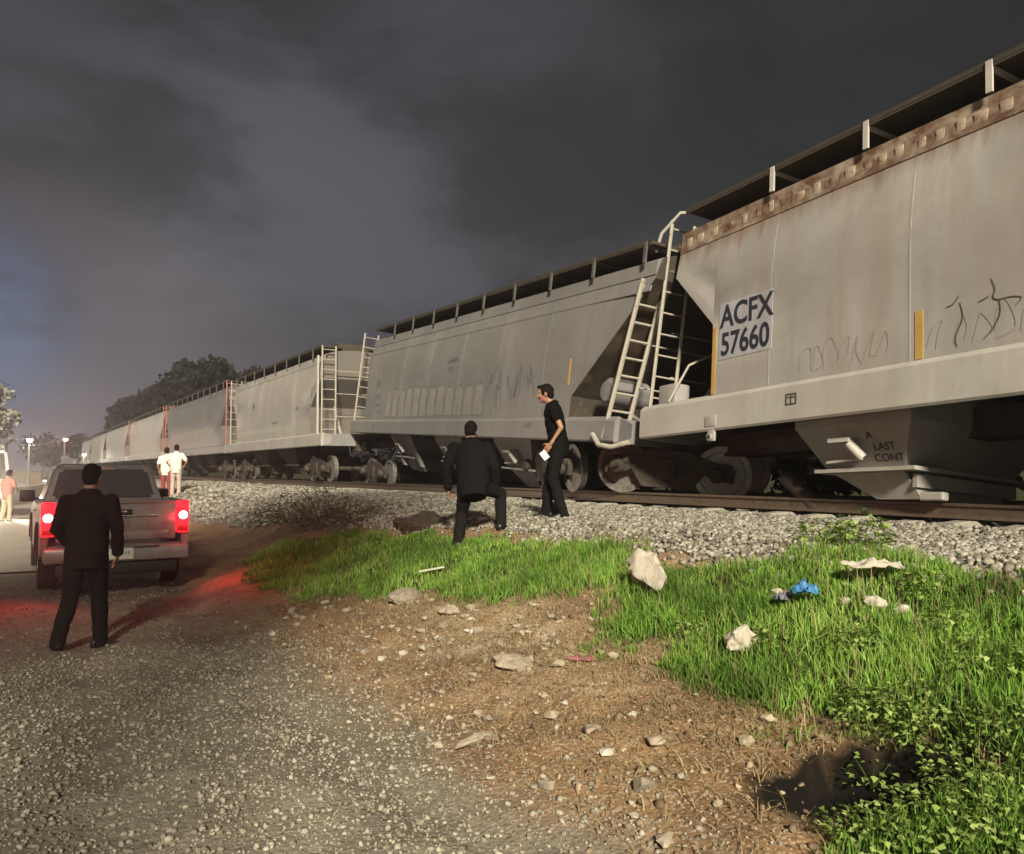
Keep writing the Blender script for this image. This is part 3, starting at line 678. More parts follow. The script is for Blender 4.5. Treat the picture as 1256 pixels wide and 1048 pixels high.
obj('block_letter_fill', bm, mat('faded_letter_fill', (.20,.193,.180), .8), c2)
for k in range(5):
    x = 2.5+k*.42; L2 += [[(x+q.uniform(-.2,.2), q.uniform(1.75, 2.2)), (x+q.uniform(-.1,.3), q.uniform(2.3, 2.75)), (x+q.uniform(0,.4), q.uniform(2.0, 2.4)), (x+q.uniform(.1,.5), q.uniform(2.4, 2.75)), (x+q.uniform(.1,.5), q.uniform(1.75, 2.1))]]
strokes(c2, 'outline_graffiti', L1, .022, mat('faded_letter_outline', (.145,.138,.132), .85), hb2, .006)
strokes(c2, 'blue_graffiti', L2, .028, mat('faded_blue_spray', (.115,.11,.13), .85), hb2, .009)
strokes(c2, 'small_stencil', [[(.1+.07*k, 3.0+.02*(k % 3)), (.12+.07*k, 3.12)] for k in range(8)]+[[(.1+.07*k, 2.8), (.13+.07*k, 2.9)] for k in range(5)], .05, M_ghost, hb2, .01)
strokes(c2, 'reporting_stencil', [[(-5.35+.09*k, z), (-5.33+.09*k, z+h_)] for z, h_, m in ((2.62, .2, 4), (2.22, .16, 5), (2.0, .1, 5), (1.82, .06, 6)) for k in range(m)], .055, M_ghost, hb2)
strokes(c2, 'sill_stencil', [[(-5.2+.06*k, 1.33), (-5.19+.06*k, 1.47)] for k in range(4)]+[[(4.45+.07*k, 1.42), (4.5+.07*k, 1.5)] for k in range(4)], .04, M_ghost, 1.452)
side_mark(c2, 'yellow_reflector', 5.82, 2.45, .06, .5, M_yellow, hb2)
bm = bmesh.new(); lathe(bm, [(0, -.45), (.18, -.43), (.24, -.36), (.24, .36), (.18, .43), (0, .45)], 20, 'Y', (6.75, -.75, 2.1)); obj('brake_cylinder', bm, M_car2, c2, 40)
ladder(c2, 7.15, -1.42, -.98, 1.25, 3.9, M_ladder, 9, lean=(.55, .1), r=.03, name='bent_ladder')
bm = bmesh.new(); tube(bm, [(6.95, -1.5, 1.3), (7.25, -1.55, 1.12), (7.55, -1.5, 1.10), (7.8, -1.35, 1.2)], .045, 8); obj('bent_step', bm, M_ladder, c2, 50)
for x in (-3.9, -2.6):
    bm = bmesh.new(); loft(bm, [[(x-.18, -1.2, 1.15), (x+.12, -1.2, 1.15), (x+.12, -1.1, 1.15), (x-.18, -1.1, 1.15)], [(x+.25, -.9, .35), (x+.42, -.9, .35), (x+.42, -.8, .35), (x+.25, -.8, .35)]]); obj('underframe_strut', bm, M_car2, c2)

# the rest of the train, standing on the rails, going away
def far_car(xa, xb, label, paint, k, detail, lad=None, lad_kw=(None, None), **kw):
    L = (xb-xa)/2
    return hopper(((xa+xb)/2, 9.95, 1.327), (0, 0, 0), label, 1.4, L, L-.35, L-.35, 1.16, 1.58, 4.15*k, paint, detail=detail, a0=(L-1.3, L-1.3), z0end=2.5, lad=lad, chute_x=tuple(np.array((-.5, 0, .5))*(L-1)*.95) if L > 7 else (-2.2, 1.6), bogies=((-1, dict(r=.43)), (1, dict(r=.43))), lad_kw=lad_kw, **kw)
c3 = far_car(-38.2, -25.35, 'pale grey hopper car with an end ladder, third from the right of the train', M_car3, 1.0, 1)
strokes(c3, 'faded_stencil', [[(-2.4+.1*k, 2.9), (-2.4+.1*k, 3.1)] for k in range(3)]+[[(.5+.14*k, 2.15), (.6+.14*k, 2.2)] for k in range(6)]+[[(3.5+.12*k, 2.5), (3.6+.12*k, 2.6)] for k in range(3)], .09, M_ghost2, 1.345)
strokes(c3, 'white_graffiti', [[(-4.6+.5*k, 1.75), (-4.5+.5*k, 2.0), (-4.2+.5*k, 1.8)] for k in range(17)], .10, M_ghost3, 1.345)
side_mark(c3, 'end_post', 6.0, 2.85, .09, 2.6, M_white, 1.36, .05)
c4 = far_car(-56.2, -38.9, 'dark worn steel hopper car with pinkish red end ladders, fourth from the right', M_car4, 1.03, 1, M_ladder_red)
strokes(c4, 'white_graffiti', [[(-6+.6*k, 2.0+.25*(k % 3)), (-5.8+.6*k, 2.5), (-5.6+.6*k, 2.1)] for k in range(20)], .14, M_ghost3, 1.345)
c5 = far_car(-75.3, -57.0, 'light hopper car behind the two white shirted men, fifth from the right', M_car5, 1.03, 1, M_ladder_red)
c6 = far_car(-94.2, -76.1, 'light hopper car, sixth from the right of the train', M_car5, 1.03, 0)
c7 = far_car(-111.6, -95.0, 'light hopper car, seventh from the right of the train', M_car3, 1.03, 0)
c8 = far_car(-128, -112.4, 'light hopper car, eighth from the right, last but one', M_car5, 1.0, 0)
c9 = far_car(-142, -128.7, 'small distant hopper car at the far end of the train', M_car5, 1.0, 0)

TAIL, HEADL, LAMPW, SKY, SUN, EXPO, HAZE = 55, 900, 200, .90, 5.0, 1.0, .0034
# ------------------------------------------------------------------ loose things on the ground
def rock(name, label, cat, x, y, size, mat_, seed, rot=(0,0,0), group=None, sink=.2, n=40, sharp=25):
    r = np.random.default_rng(seed); bm = bmesh.new()
    for p in r.normal(size=(n, 3)):
        p = p/np.linalg.norm(p)*r.uniform(.8, 1.05); bm.verts.new((p[0]*size[0], p[1]*size[1], p[2]*size[2]))
    bmesh.ops.convex_hull(bm, input=bm.verts[:])
    bmesh.ops.delete(bm, geom=[v for v in bm.verts if not v.link_faces], context='VERTS')
    big = max(size) > .1; bmesh.ops.triangulate(bm, faces=bm.faces[:])
    bmesh.ops.subdivide_edges(bm, edges=bm.edges[:], cuts=5 if big else 1, use_grid_fill=True)
    for v in bm.verts:
        f_ = 1/max(size); p = v.co*f_; o_ = Vector((seed, seed*.3, 0))
        d = noise.noise(p*2.3+o_)*.13+noise.noise(p*6+o_)*.06+(noise.noise(p*15+o_)*.03 if big else 0); v.co += v.co.normalized()*d*max(size)
    o = obj(name, bm, mat_, None, sharp); o.rotation_euler = rot
    o.location = (x, y, g(x, y)+size[2]*(1-2*sink)); return tag(o, label, cat, group)
rock('concrete_lump', 'large jagged pale concrete lump standing at the left tip of the bright grass', 'rubble', -5.16, 4.66, (.20,.33,.20), M_plaster, 6, (R(20), R(-24), R(75)), sink=.14, n=14, sharp=40)
rock('concrete_lump', 'smaller pale concrete lump half sunk in the grass below the blue bag', 'rubble', -3.83, 4.20, (.12,.14,.11), M_plaster, 8, (0, R(-15), R(20)), sink=.12, n=14, sharp=40)
rock('concrete_lump', 'flat tan block at the lower edge of the left grass patch', 'rubble', -6.90, 3.60, (.13,.08,.06), M_stone, 12, (0, 0, R(30)), sink=.15)
rock('concrete_lump', 'greyish rough lump at the lower edge of the left grass patch', 'rubble', -7.95, 3.62, (.20,.13,.10), M_stone_grey, 15, (0, 0, R(60)), sink=.2)
rock('slab', 'broad pale slab lying flat in the middle of the bare dirt bank', 'rubble', -5.15, 3.22, (.20,.13,.05), M_stone, 19, (R(6), R(8), R(20)), sink=.1)
rock('slab', 'long pale flake of stone on the dirt low in the middle', 'rubble', -4.3, 2.42, (.17,.045,.03), M_stone, 21, (0, 0, R(-70)), sink=.1)
rock('plaster_piece', 'bright white plaster piece lying in the grass right of the blue bag', 'rubble', -3.36, 4.97, (.09,.06,.05), M_plaster, 23)
rock('plaster_piece', 'bright white plaster piece lying in the grass left of the blue bag', 'rubble', -4.12, 4.93, (.07,.07,.06), M_plaster, 24)
for k, (x, y, s) in enumerate([(-3.2,5.03,.06),(-3.55,4.92,.05),(-3.92,5.02,.045)]):
    rock('plaster_chip', 'small white plaster chip in the grass near the blue bag', 'rubble', x, y, (s,s*.8,s*.6), M_plaster, 30+k, group='plaster chips by the blue bag')
q = random.Random(11); k = 0
while k < 120:
    x, y = q.uniform(-9.2, -2.4), q.uniform(2.2, 4.5)
    if float(grass_amt(np.array([x]), np.array([y]))[0]) > .3: continue
    if k > 46: x, y = q.gauss(-6.0, 1.0), q.gauss(3.35, .45)
    if y < 2.2 or float(grass_amt(np.array([x]), np.array([y]))[0]) > .3 or float(holed(x, y)) < .9: continue
    s = q.uniform(.028, .075) if k < 46 else q.uniform(.018, .055)
    rock('loose_stone', 'small pale stone lying on the brown dirt bank', 'stone', x, y, (s, s*q.uniform(.6, .9), s*q.uniform(.4, .65)), q.choice([M_stone, M_stone, M_plaster, M_stone_grey]), 60+k, (0, 0, q.uniform(0, 6)), 'stones on the dirt bank', .12, 18); k += 1
def crumple(name, label, cat, x, y, sx, sy, h, mat_, seed, lift=.1, parent=None):
    n = 26; bm = bmesh.new(); vs = []
    for i in range(n):
        row = []
        for j_ in range(n):
            u, v_ = i/(n-1)*2-1, j_/(n-1)*2-1
            ed = 1+.25*noise.noise(Vector((u*1.7, v_*1.7, seed)))
            z = h*(.5+noise.noise(Vector((u*2.2, v_*2.2, seed+5)))+.4*noise.noise(Vector((u*6, v_*6, seed+9))))*(1-.5*(u*u+v_*v_))
            row.append(bm.verts.new((u*sx*ed*math.sqrt(1-.45*v_*v_), v_*sy*ed*math.sqrt(1-.45*u*u), z)))
        vs.append(row)
    for i in range(n-1):
        for j_ in range(n-1): bm.faces.new((vs[i][j_], vs[i+1][j_], vs[i+1][j_+1], vs[i][j_+1]))
    f = bmesh.ops.solidify(bm, geom=bm.faces[:], thickness=.006)
    o = obj(name, bm, mat_, None, 180); o.location = (x, y, g(x, y)+lift); o.rotation_euler = (0, 0, seed); return tag(o, label, cat)
crumple('paper_sheet', 'crumpled white sheet lying on the grass at the upper right', 'litter', -3.55, 5.25, .22, .13, .06, mat('white_litter', (.66,.62,.52), .7), 1.1, .13)
crumple('plastic_bag', 'crumpled bright blue plastic bag in the grass', 'bag', -3.78, 4.78, .10, .09, .10, mat('blue_plastic', (.09,.30,.58), .35), 2.3, .12)
crumple('plastic_bag', 'grey crumpled plastic scrap touching the blue bag', 'bag', -3.93, 4.75, .07, .06, .06, mat('grey_plastic', (.22,.22,.27), .4), 3.3, .10)
crumple('pink_scrap', 'faded pink scrap of cloth on the dirt beside the grass edge', 'litter', -4.73, 3.60, .15, .08, .02, mat('pink_cloth', (.50,.20,.22), .9), 4.1, .02)
bm = bmesh.new(); bx(bm, (0, 0, 0), (.30, .035, .02), .004); o = obj('lath', bm, mat('pale_lath', (.40,.42,.28), .7)); o.location = (-8.33, 4.12, g(-8.33, 4.12)+.09); o.rotation_euler = (0, R(-8), R(75)); tag(o, 'thin pale lath lying in the left grass patch', 'stick')
rock('white_scrap', 'tiny white scrap at the lower edge of the left grass', 'litter', -9.36, 3.30, (.03,.03,.035), M_plaster, 91)
rock('shadow_lump', 'dark lump standing in for the shadow of the man in the black polo shirt', 'rubble', -9.35, 6.55, (.20,.16,.13), M_under, 93, sink=.2)  # dark lump put where the standing man's shadow falls
# dark mound painted in place of the leaning man's cast shadow
rock('shadow_mound', 'low dark mound painted as the shadow left of the leaning man', 'painted shadow', -10.9, 5.25, (.75,.35,.16), noisy('painted_shadow', (.03,.022,.015), (.055,.04,.028), 9, .95), 95, sink=.35, n=90)
# leafless bush on the slope
bush = thing('dry_bush', 'brown leafless bush spreading on the slope right of the pickup', 'bush', (-13.6, 4.5, g(-13.6, 4.5)))
M_twig = noisy('dry_twig', (.085,.06,.032), (.14,.105,.06), 10, .9)
bm = bmesh.new(); q = random.Random(4)
def twig(p, d, L, r, n):
    e = p+d*L; m = p+d*L*.5+Vector((q.uniform(-1,1), q.uniform(-1,1), q.uniform(-.3,.6)))*L*.10
    tube(bm, [p, m, e], [r, r*.8, r*.55], 5)
    if n:
        for k in range(q.choice((2, 3, 3))):
            dd = (d+Vector((q.uniform(-1,1), q.uniform(-1,1), q.uniform(-.5,.6)))*.75).normalized(); twig(p+(e-p)*q.uniform(.45, 1), dd, L*q.uniform(.55, .85), r*.6, n-1)
for k in range(22):
    a = q.uniform(0, 6.28); twig(Vector((q.uniform(-.7,.7), q.uniform(-.5,.5), 0)), Vector((math.cos(a)*.9, math.sin(a)*.9, q.uniform(.35, 1))).normalized(), q.uniform(.3, .5), .010, 3)
obj('branch', bm, M_twig, bush)
Vv, Fv, Tv = weed_mesh('w', 900, .75, 1.1, .06, 9); mesh_np('dead_leaves', Vv, Fv, tinted('dead_leaf', [(.06,.05,.02),(.13,.11,.04),(.19,.15,.07)], .8, .2), bush, Tv)

# ------------------------------------------------------------------ people
M_skin = noisy('tan_skin', (.30,.165,.10), (.25,.13,.08), 20, .5, 0)
M_eye = mat('eye', (.05,.04,.04), .2); M_lip = mat('lips', (.24,.10,.08), .5)
M_hair = noisy('black_hair', (.006,.005,.0045), (.012,.010,.009), 60, .85, .6, .01, spec=.05)
def cloth(name, c, k=1.5): return noisy(name, c, tuple(v_*k for v_ in c), 35, .95, .25, .004, spec=.04)
M_blk = cloth('black_cotton', (.0045,.004,.004)); M_navy = cloth('dark_navy_cloth', (.0062,.006,.0062)); M_char = cloth('charcoal_cloth', (.008,.0072,.007))
M_shoe = mat('black_leather', (.012,.011,.010), .4); M_whitecl = cloth('white_cotton', (.60,.56,.50), .9); M_cream = cloth('cream_cloth', (.42,.36,.27), .9); M_rose = cloth('faded_rose_cloth', (.38,.20,.17), .9); M_tail_lit = cloth('tail_lit_dark_cloth', (.014,.0085,.0085))  # last cloth is reddened for tail lamp light on the jacket
def remesh(bm, voxel, smooth=3, disp=0, seed=0):
    me = bm.mesh()
    o = bpy.data.objects.new('tmp', me); COL.objects.link(o)
    m = o.modifiers.new('r', 'REMESH'); m.mode = 'VOXEL'; m.voxel_size = voxel
    s = o.modifiers.new('s', 'SMOOTH'); s.iterations = smooth; s.factor = .5
    r = evalmesh(o); COL.objects.unlink(o); bpy.data.objects.remove(o)
    if disp:
        n = len(r.vertices); P_ = np.empty(n*3, np.float32); N_ = np.empty(n*3, np.float32)
        r.vertices.foreach_get('co', P_); r.vertices.foreach_get('normal', N_); P_ = P_.reshape(-1, 3); N_ = N_.reshape(-1, 3)
        u_ = P_[:, 0]*.8+P_[:, 1]*.9; d = fbm(u_*.6+seed, P_[:, 2]*1.5+u_*.5, 8, 1, 3)*1.8+(.5-np.abs(fbm(u_+seed*2, P_[:, 2]*1.1-u_*.7, 13, 3, 2))*3.2)*.75
        r.vertices.foreach_set('co', np.ascontiguousarray(P_+N_*(d*disp)[:, None], np.float32).ravel()); r.update()
    r.polygons.foreach_set('use_smooth', [True]*len(r.polygons)); r.materials.clear(); return r
DEF = dict(pelvis=(0,0,.95), chest=(.02,0,1.25), neck=(.03,0,1.47), head=(.06,0,1.62), htilt=0, hturn=0,
    sL=(.02,.19,1.41), eL=(-.03,.25,1.12), wL=(.05,.24,.87), hL=(.10,.22,.78), sR=(.02,-.19,1.41), eR=(-.03,-.25,1.12), wR=(.05,-.24,.87), hR=(.10,-.22,.78),
    pL=(0,.09,.92), kL=(.03,.10,.50), aL=(0,.11,.09), pR=(0,-.09,.92), kR=(.03,-.10,.50), aR=(0,-.11,.09), toeL=0, toeR=0)
def person(label, loc, heading, pose, shirt, trousers, H=1.0, sleeve=.55, jacket=0, fat=1.0, voxel=.009, hair=True, group=None, build_face=True):
    J = dict(DEF); J.update(pose); J = {k: (Vector(v_) if isinstance(v_, tuple) else v_) for k, v_ in J.items()}
    for X in 'LR':
        a_ = J['a'+X]; c_, s_ = math.cos(heading), math.sin(heading); a_.z = max(.06, min(.34, (g(loc[0]+(c_*a_.x-s_*a_.y)*H, loc[1]+(s_*a_.x+c_*a_.y)*H)-loc[2])/H+.09))+(.02 if X == 'L' and a_.x < -.15 else 0)
    root = thing('person', label, 'person', loc, (0, 0, heading), group); root.scale = (H, H, H)
    side = (J['sL']-J['sR']).normalized()
    def torso(bm, inf, lo=None):
        P, C_, N = J['pelvis'], J['chest'], J['neck']; up1 = (C_-P).normalized(); up2 = (N-C_).normalized()
        L = [(P-up1*.12, .13, .10, up1), (P-up1*.03, .172, .125, up1), (P+up1*.05, .168, .122, up1), (P.lerp(C_, .55), .155*fat, .115*fat, up1), (C_, .172*fat, .122*fat, up1), (C_.lerp(N, .45), .178, .115, up2), (C_.lerp(N, .78), .15, .092, up2), (N-up2*.005, .085, .072, up2), (N+up2*.03, .058, .058, up2)]
        if lo is not None: L = [(L[0][0]-up1*lo, .125, .10, up1)]+L
        rings = []
        for c_, wy, wx, u in L:
            s_ = (side-u*side.dot(u)).normalized(); f_ = s_.cross(u)
            rings.append([c_+s_*(wy+inf)*math.cos(a)+f_*(wx+inf)*math.sin(a) for a in [2*math.pi*k/20 for k in range(20)]])
        loft(bm, rings)
    def arm(bm, X, inf, upto=1.0, hand=False):
        s_, e, w_, h_ = (J[k+X] for k in 'sewh')
        s_ = s_-Vector((0,0,.015)); inner = s_.lerp(J['neck']-Vector((0,0,.16)), .3)
        capsule(bm, inner, s_, .058+inf, .055+inf); 
        if upto <= 1: m = s_.lerp(e, upto); capsule(bm, s_, m, .055+inf, .055-.013*upto+inf*1.4)
        else:
            capsule(bm, s_, e, .055+inf, .043+inf); m = e.lerp(w_, upto-1); capsule(bm, e, m, .042+inf, .042-.012*(upto-1)+inf*1.2)
        if hand:
            d = (h_-w_).normalized(); ss = side*(1 if X == 'L' else -1); fl = d.cross(ss).normalized(); wd = fl.cross(d).normalized()
            pc = w_+d*.05; M_ = Matrix((fl, wd, d)).transposed()  # palm spans fore-aft (fl), thin along wd
            ball(bm, pc, (.042, .016, .052), 12, 8, M_); capsule(bm, w_-d*.03, w_+d*.02, .027, .024)
            curl = J.get('curl'+X, .35)
            for k, (o_, L) in enumerate(((.033, .072), (.012, .080), (-.010, .075), (-.031, .060))):
                b0 = pc+d*.045+fl*o_; inn = -wd
                p1 = b0+(d*.9+inn*curl*.5)*L*.45; p2 = p1+(d*(1-curl*.7)+inn*curl)*L*.35; p3 = p2+(d*(.8-curl)+inn*curl*1.3).normalized()*L*.28
                for a, b in ((b0-d*.02, p1), (p1, p2), (p2, p3)): capsule(bm, a, b, .0088, .008)
            t0 = pc-d*.015+fl*.036; t1 = t0+(fl*.8+d*.7-wd*.3).normalized()*.04; t2 = t1+(d-wd*.4+fl*.15).normalized()*.032
            capsule(bm, t0, t1, .011, .010); capsule(bm, t1, t2, .0095, .008)
    def leg(bm, X, inf, end=1.0):
        p_, k_, a_ = (J[c_+X] for c_ in 'pka')
        capsule(bm, J['pelvis'].lerp(p_, .8), p_, .085+inf, .086+inf); capsule(bm, p_, k_, .083*min(fat, 1.12)+inf, .054+inf)
        m = k_.lerp(a_, .35); capsule(bm, k_, m, .052+inf, .054+inf); capsule(bm, m, k_.lerp(a_, end), .053+inf, .036+inf*1.6)
    hc = J['head']; MH = (Matrix.Rotation(J['hturn'], 3, 'Z') @ Matrix.Rotation(J['htilt'], 3, 'Y')); hv = lambda a, b, c_: hc+MH @ Vector((a, b, c_))
    bm = Acc(); torso(bm, -.012)
    for X in 'LR':
        arm(bm, X, -.010, 2.0, True); leg(bm, X, -.012)
        a_ = J['a'+X]; td = Vector((math.cos(J['toe'+X]), math.sin(J['toe'+X]), 0)); capsule(bm, a_+Vector((0,0,-.02)), a_+td*.10-Vector((0,0,.055)), .028, .018)
    capsule(bm, J['neck']-Vector((0,0,.03)), hv(-.02, 0, -.07), .058, .056)
    ball(bm, hv(0, 0, .02), (.098, .077, .105), 20, 14, MH); ball(bm, hv(.022, 0, -.045), (.068, .060, .070), 16, 10, MH)
    ball(bm, hv(.070, 0, -.088), (.024, .028, .022), 10, 8, MH)
    capsule(bm, hv(.088, 0, .022), hv(.108, 0, -.022), .010, .016); ball(bm, hv(.092, 0, -.055), (.014, .027, .014), 10, 8, MH)
    for s_ in (-1, 1):
        ball(bm, hv(.078, s_*.033, .032), (.018, .028, .012), 10, 8, MH); ball(bm, hv(-.006, s_*.078, -.005), (.020, .010, .034), 10, 8, MH)
        ball(bm, hv(.078, s_*.045, -.025), (.016, .022, .020), 10, 8, MH)
    me = remesh(bm, voxel*.8, 2)
    for m_ in (M_skin, M_eye, M_lip): me.materials.append(m_)
    MHi = MH.inverted()
    for p in me.polygons:
        c_ = MHi @ (p.center-hc)
        if c_.x > .06 and abs(abs(c_.y)-.034) < .013 and abs(c_.z-.012) < .007: p.material_index = 1
        elif c_.x > .085 and abs(c_.y) < .024 and abs(c_.z+.056) < .010: p.material_index = 2
    link(bpy.data.objects.new('body', me), root)
    bm = Acc(); torso(bm, .012+jacket, .05+jacket*1.5)
    for X in 'LR': arm(bm, X, .010+jacket*.7, sleeve)
    me = remesh(bm, voxel, 2, .011, len(label)); me.materials.append(shirt); link(bpy.data.objects.new('jacket' if jacket else 'shirt', me), root)
    bm = bmesh.new(); nk = J['neck']; u_ = (hv(0, 0, -.05)-nk).normalized(); s_ = (side-u_*side.dot(u_)).normalized(); f_ = s_.cross(u_)
    loft(bm, [[nk+u_*h_+(s_*math.cos(a)+f_*math.sin(a)*.98)*r_+u_*.012*math.sin(a) for a in [2*math.pi*k/18 for k in range(18)]] for h_, r_ in ((-.025, .094), (.0, .088), (.030, .076), (.034, .072), (.0, .080), (-.03, .085))], True, False); obj('collar', bm, shirt, root, 180)
    bm = Acc()
    P = J['pelvis']; u = (J['chest']-P).normalized(); capsule(bm, P-u*.02, P+u*.06, .13, .13)
    for y in (-.05, .05): capsule(bm, P-u*.04+side*y, P+u*.07+side*y, .118, .112)
    for X in 'LR': leg(bm, X, .018, 1.12)
    me = remesh(bm, voxel, 2, .010, 3); me.materials.append(trousers); link(bpy.data.objects.new('trousers', me), root)
    for X in 'LR':
        a_ = J['a'+X]; tw = J['toe'+X]; td = Vector((math.cos(tw), math.sin(tw), 0)); sd = Vector((-td.y, td.x, 0)); b = a_-Vector((0,0,.09))
        bm = bmesh.new(); rings = []
        for f_, w_, h_ in ((-.085,.022,.05),(-.07,.036,.085),(-.02,.04,.10),(.05,.042,.085),(.12,.047,.055),(.165,.038,.042),(.19,.018,.03)):
            rings.append([b+td*f_+sd*w_*math.cos(a)+Vector((0, 0, max(0, h_*(.5+.5*math.sin(a))))) for a in [2*math.pi*k/14 for k in range(14)]])
        loft(bm, rings); obj('shoe', bm, M_shoe, root, 180)
    if hair:
        bm = Acc(); ball(bm, hv(-.014, 0, .034), (.099, .084, .104), 20, 14, MH); ball(bm, hv(-.045, 0, -.005), (.068, .074, .085), 16, 10, MH); ball(bm, hv(.062, 0, .098), (.045, .062, .028), 12, 8, MH)
        me = remesh(bm, voxel*.7, 1, .010, 9); me.materials.append(M_hair); link(bpy.data.objects.new('hair', me), root)
    return root, J
def wpt(root, p): return root.matrix_basis @ Vector(p)
# 1: man in black polo, in profile on the ballast
x, y = -8.92, 6.31; hd1 = math.atan2(-.848, -.53)
p1, J = person('man in a black polo shirt standing on the ballast, holding a folded pale paper', (x, y, g(x, y)+.015), hd1-.12,
    dict(pelvis=(0,0,.95), chest=(.05,0,1.25), neck=(.085,0,1.47), head=(.165,0,1.605), htilt=.10, sL=(.06,.19,1.41), eL=(-.05,.25,1.15), wL=(.08,.25,.95), hL=(.14,.235,.87), sR=(.06,-.19,1.41), eR=(.02,-.25,1.12), wR=(.12,-.2,.9), hR=(.19,-.17,.83), curlL=.75,
    kL=(.07,.10,.50), aL=(-.06,.11,.09), kR=(.13,-.09,.50), aR=(.17,-.10,.09), toeL=.15, toeR=-.1), M_blk, M_navy, 1.04, .5)
bm = bmesh.new(); bx(bm, (0, 0, 0), (.085, .012, .12), .003); o = obj('folded_paper', bm, mat('white_paper', (.75,.73,.66), .5)); tag(o, 'pale folded paper held in the hand of the man in the black polo shirt', 'paper')
o.location = wpt(p1, (.165, .222, .80)); o.rotation_euler = (0, R(38), hd1-.12)
M_badge = mat('pale_badge', (.40,.42,.46), .6)
bm = bmesh.new(); ball(bm, (.155, .105, 1.315), (.010, .018, .022)); ball(bm, (.150, .105, 1.275), (.009, .016, .012)); obj('chest_badge', bm, M_badge, p1)
# 2: man climbing the bank, seen from behind
x, y = -8.78, 5.0
p2, J = person('man in dark clothes stepping up the grassy bank with his back turned', (x, y, g(-8.96, 4.81)-.0), math.atan2(.53, -.848)-.04,
    dict(pelvis=(-.05,.07,.76), chest=(.10,.10,1.05), neck=(.20,.13,1.27), head=(.28,.13,1.405), htilt=.25, hturn=-.15, sL=(.16,.33,1.21), eL=(.06,.41,.94), wL=(.12,.40,.70), hL=(.16,.38,.61), sR=(.16,-.08,1.21), eR=(.06,-.19,.95), wR=(.18,-.19,.72), hR=(.24,-.20,.63),
    pL=(-.06,.16,.73), kL=(.12,.22,.40), aL=(-.06,.25,.09), pR=(-.04,-.02,.73), kR=(.22,-.25,.62), aR=(.10,-.26,.23), toeR=-.3, toeL=.1), M_navy, M_char, 1.02, 1.92, .018, 1.08)
# 3: man walking towards the pickup
x, y = -8.98, .68
p3, J = person('heavy man in a dark jacket walking behind the pickup with his back turned', (x, y, g(x, y)), math.atan2(.42, -.9),
    dict(pelvis=(0,0,.95), chest=(.03,0,1.25), neck=(.05,.0,1.48), head=(.085,0,1.625), htilt=.12, sL=(.03,.20,1.41), eL=(.02,.28,1.14), wL=(.17,.22,.98), hL=(.24,.17,.93), sR=(.03,-.20,1.41), eR=(-.05,-.29,1.15), wR=(.04,-.27,.90), hR=(.08,-.25,.82),
    kL=(-.02,.12,.50), aL=(-.20,.15,.11), kR=(.08,-.10,.50), aR=(.10,-.11,.09), toeR=-1.1, toeL=.2), M_tail_lit, M_char, 1.03, 1.95, .012, 1.08)
# 4-5: the two men in white shirts by the train
for (x, y, hd, lb, tr, kw) in [(-30.7, 4.75, 2.6, 'man in a white shirt and dark red trousers, left of the pair by the train', cloth('dark_red_cloth', (.16,.04,.035)), dict(eL=(-.02,.27,1.13))), (-29.9, 4.95, 2.75, 'man in a white shirt and grey trousers, right of the pair by the train', cloth('grey_cloth', (.30,.24,.21)), dict(eR=(-.06,-.36,1.16), wR=(.05,-.24,1.0), hR=(.1,-.16,.98), eL=(-.04,.30,1.14), wL=(.1,.2,1.0), hL=(.16,.1,.98)))]:
    person(lb, (x, y, g(x, y)+.02), hd, kw, M_whitecl, tr, 1.02, .7, .006, 1.05, .016, group=None)
x, y = -31.6, .02
person('person in a rose top and cream trousers standing by the headlights at the left edge', (x, y, 0), 2.3, dict(eR=(.05,-.28,1.14), wR=(.2,-.2,1.05), hR=(.27,-.15,1.02), aL=(-.06,.15,.09), kL=(0,.12,.5)), M_rose, M_cream, .98, .7, .01, 1.05, .016)

# ------------------------------------------------------------------ pickup
M_silver = mat('silver_truck_paint', (.36,.35,.35), .32, .25, spec=.6); t = NT(M_silver); v = t.coord(); t.color(t.mix(t.ramp(t.noise(v, 2.5, 6, .7), [(.45, 0), (.75, 1)]), (.27,.255,.25), (.12,.095,.085)))
M_glass = mat('dark_glass', (.045,.040,.040), .08, 0, spec=.8); M_rub = noisy('tyre_rubber', (.012,.012,.012), (.028,.026,.024), 20, .85); M_plast = mat('black_plastic', (.018,.018,.018), .55)
M_chrome = mat('chrome', (.55,.53,.52), .15, 1); M_dim = mat('seat_cloth', (.05,.05,.055), .9)
M_red = mat('lit_red_lens', (.35,.006,.008), .25, emit=(1,.012,.02), estr=1.6); M_bulb = mat('lit_bulb', (1,.95,.8), .3, emit=(1,.86,.66), estr=9)
M_reddim = mat('red_lens', (.22,.012,.014), .25, emit=(1,.02,.03), estr=.12)
truck = thing('pickup_truck', 'silver pickup truck stopped on the gravel road with its red tail lamps lit', 'pickup truck', (-12.45, 1.32, .0), (0, 0, R(180)))
def T(name, bm, m, parent=None, sm=35): return obj(name, bm, m, parent or truck, sm)
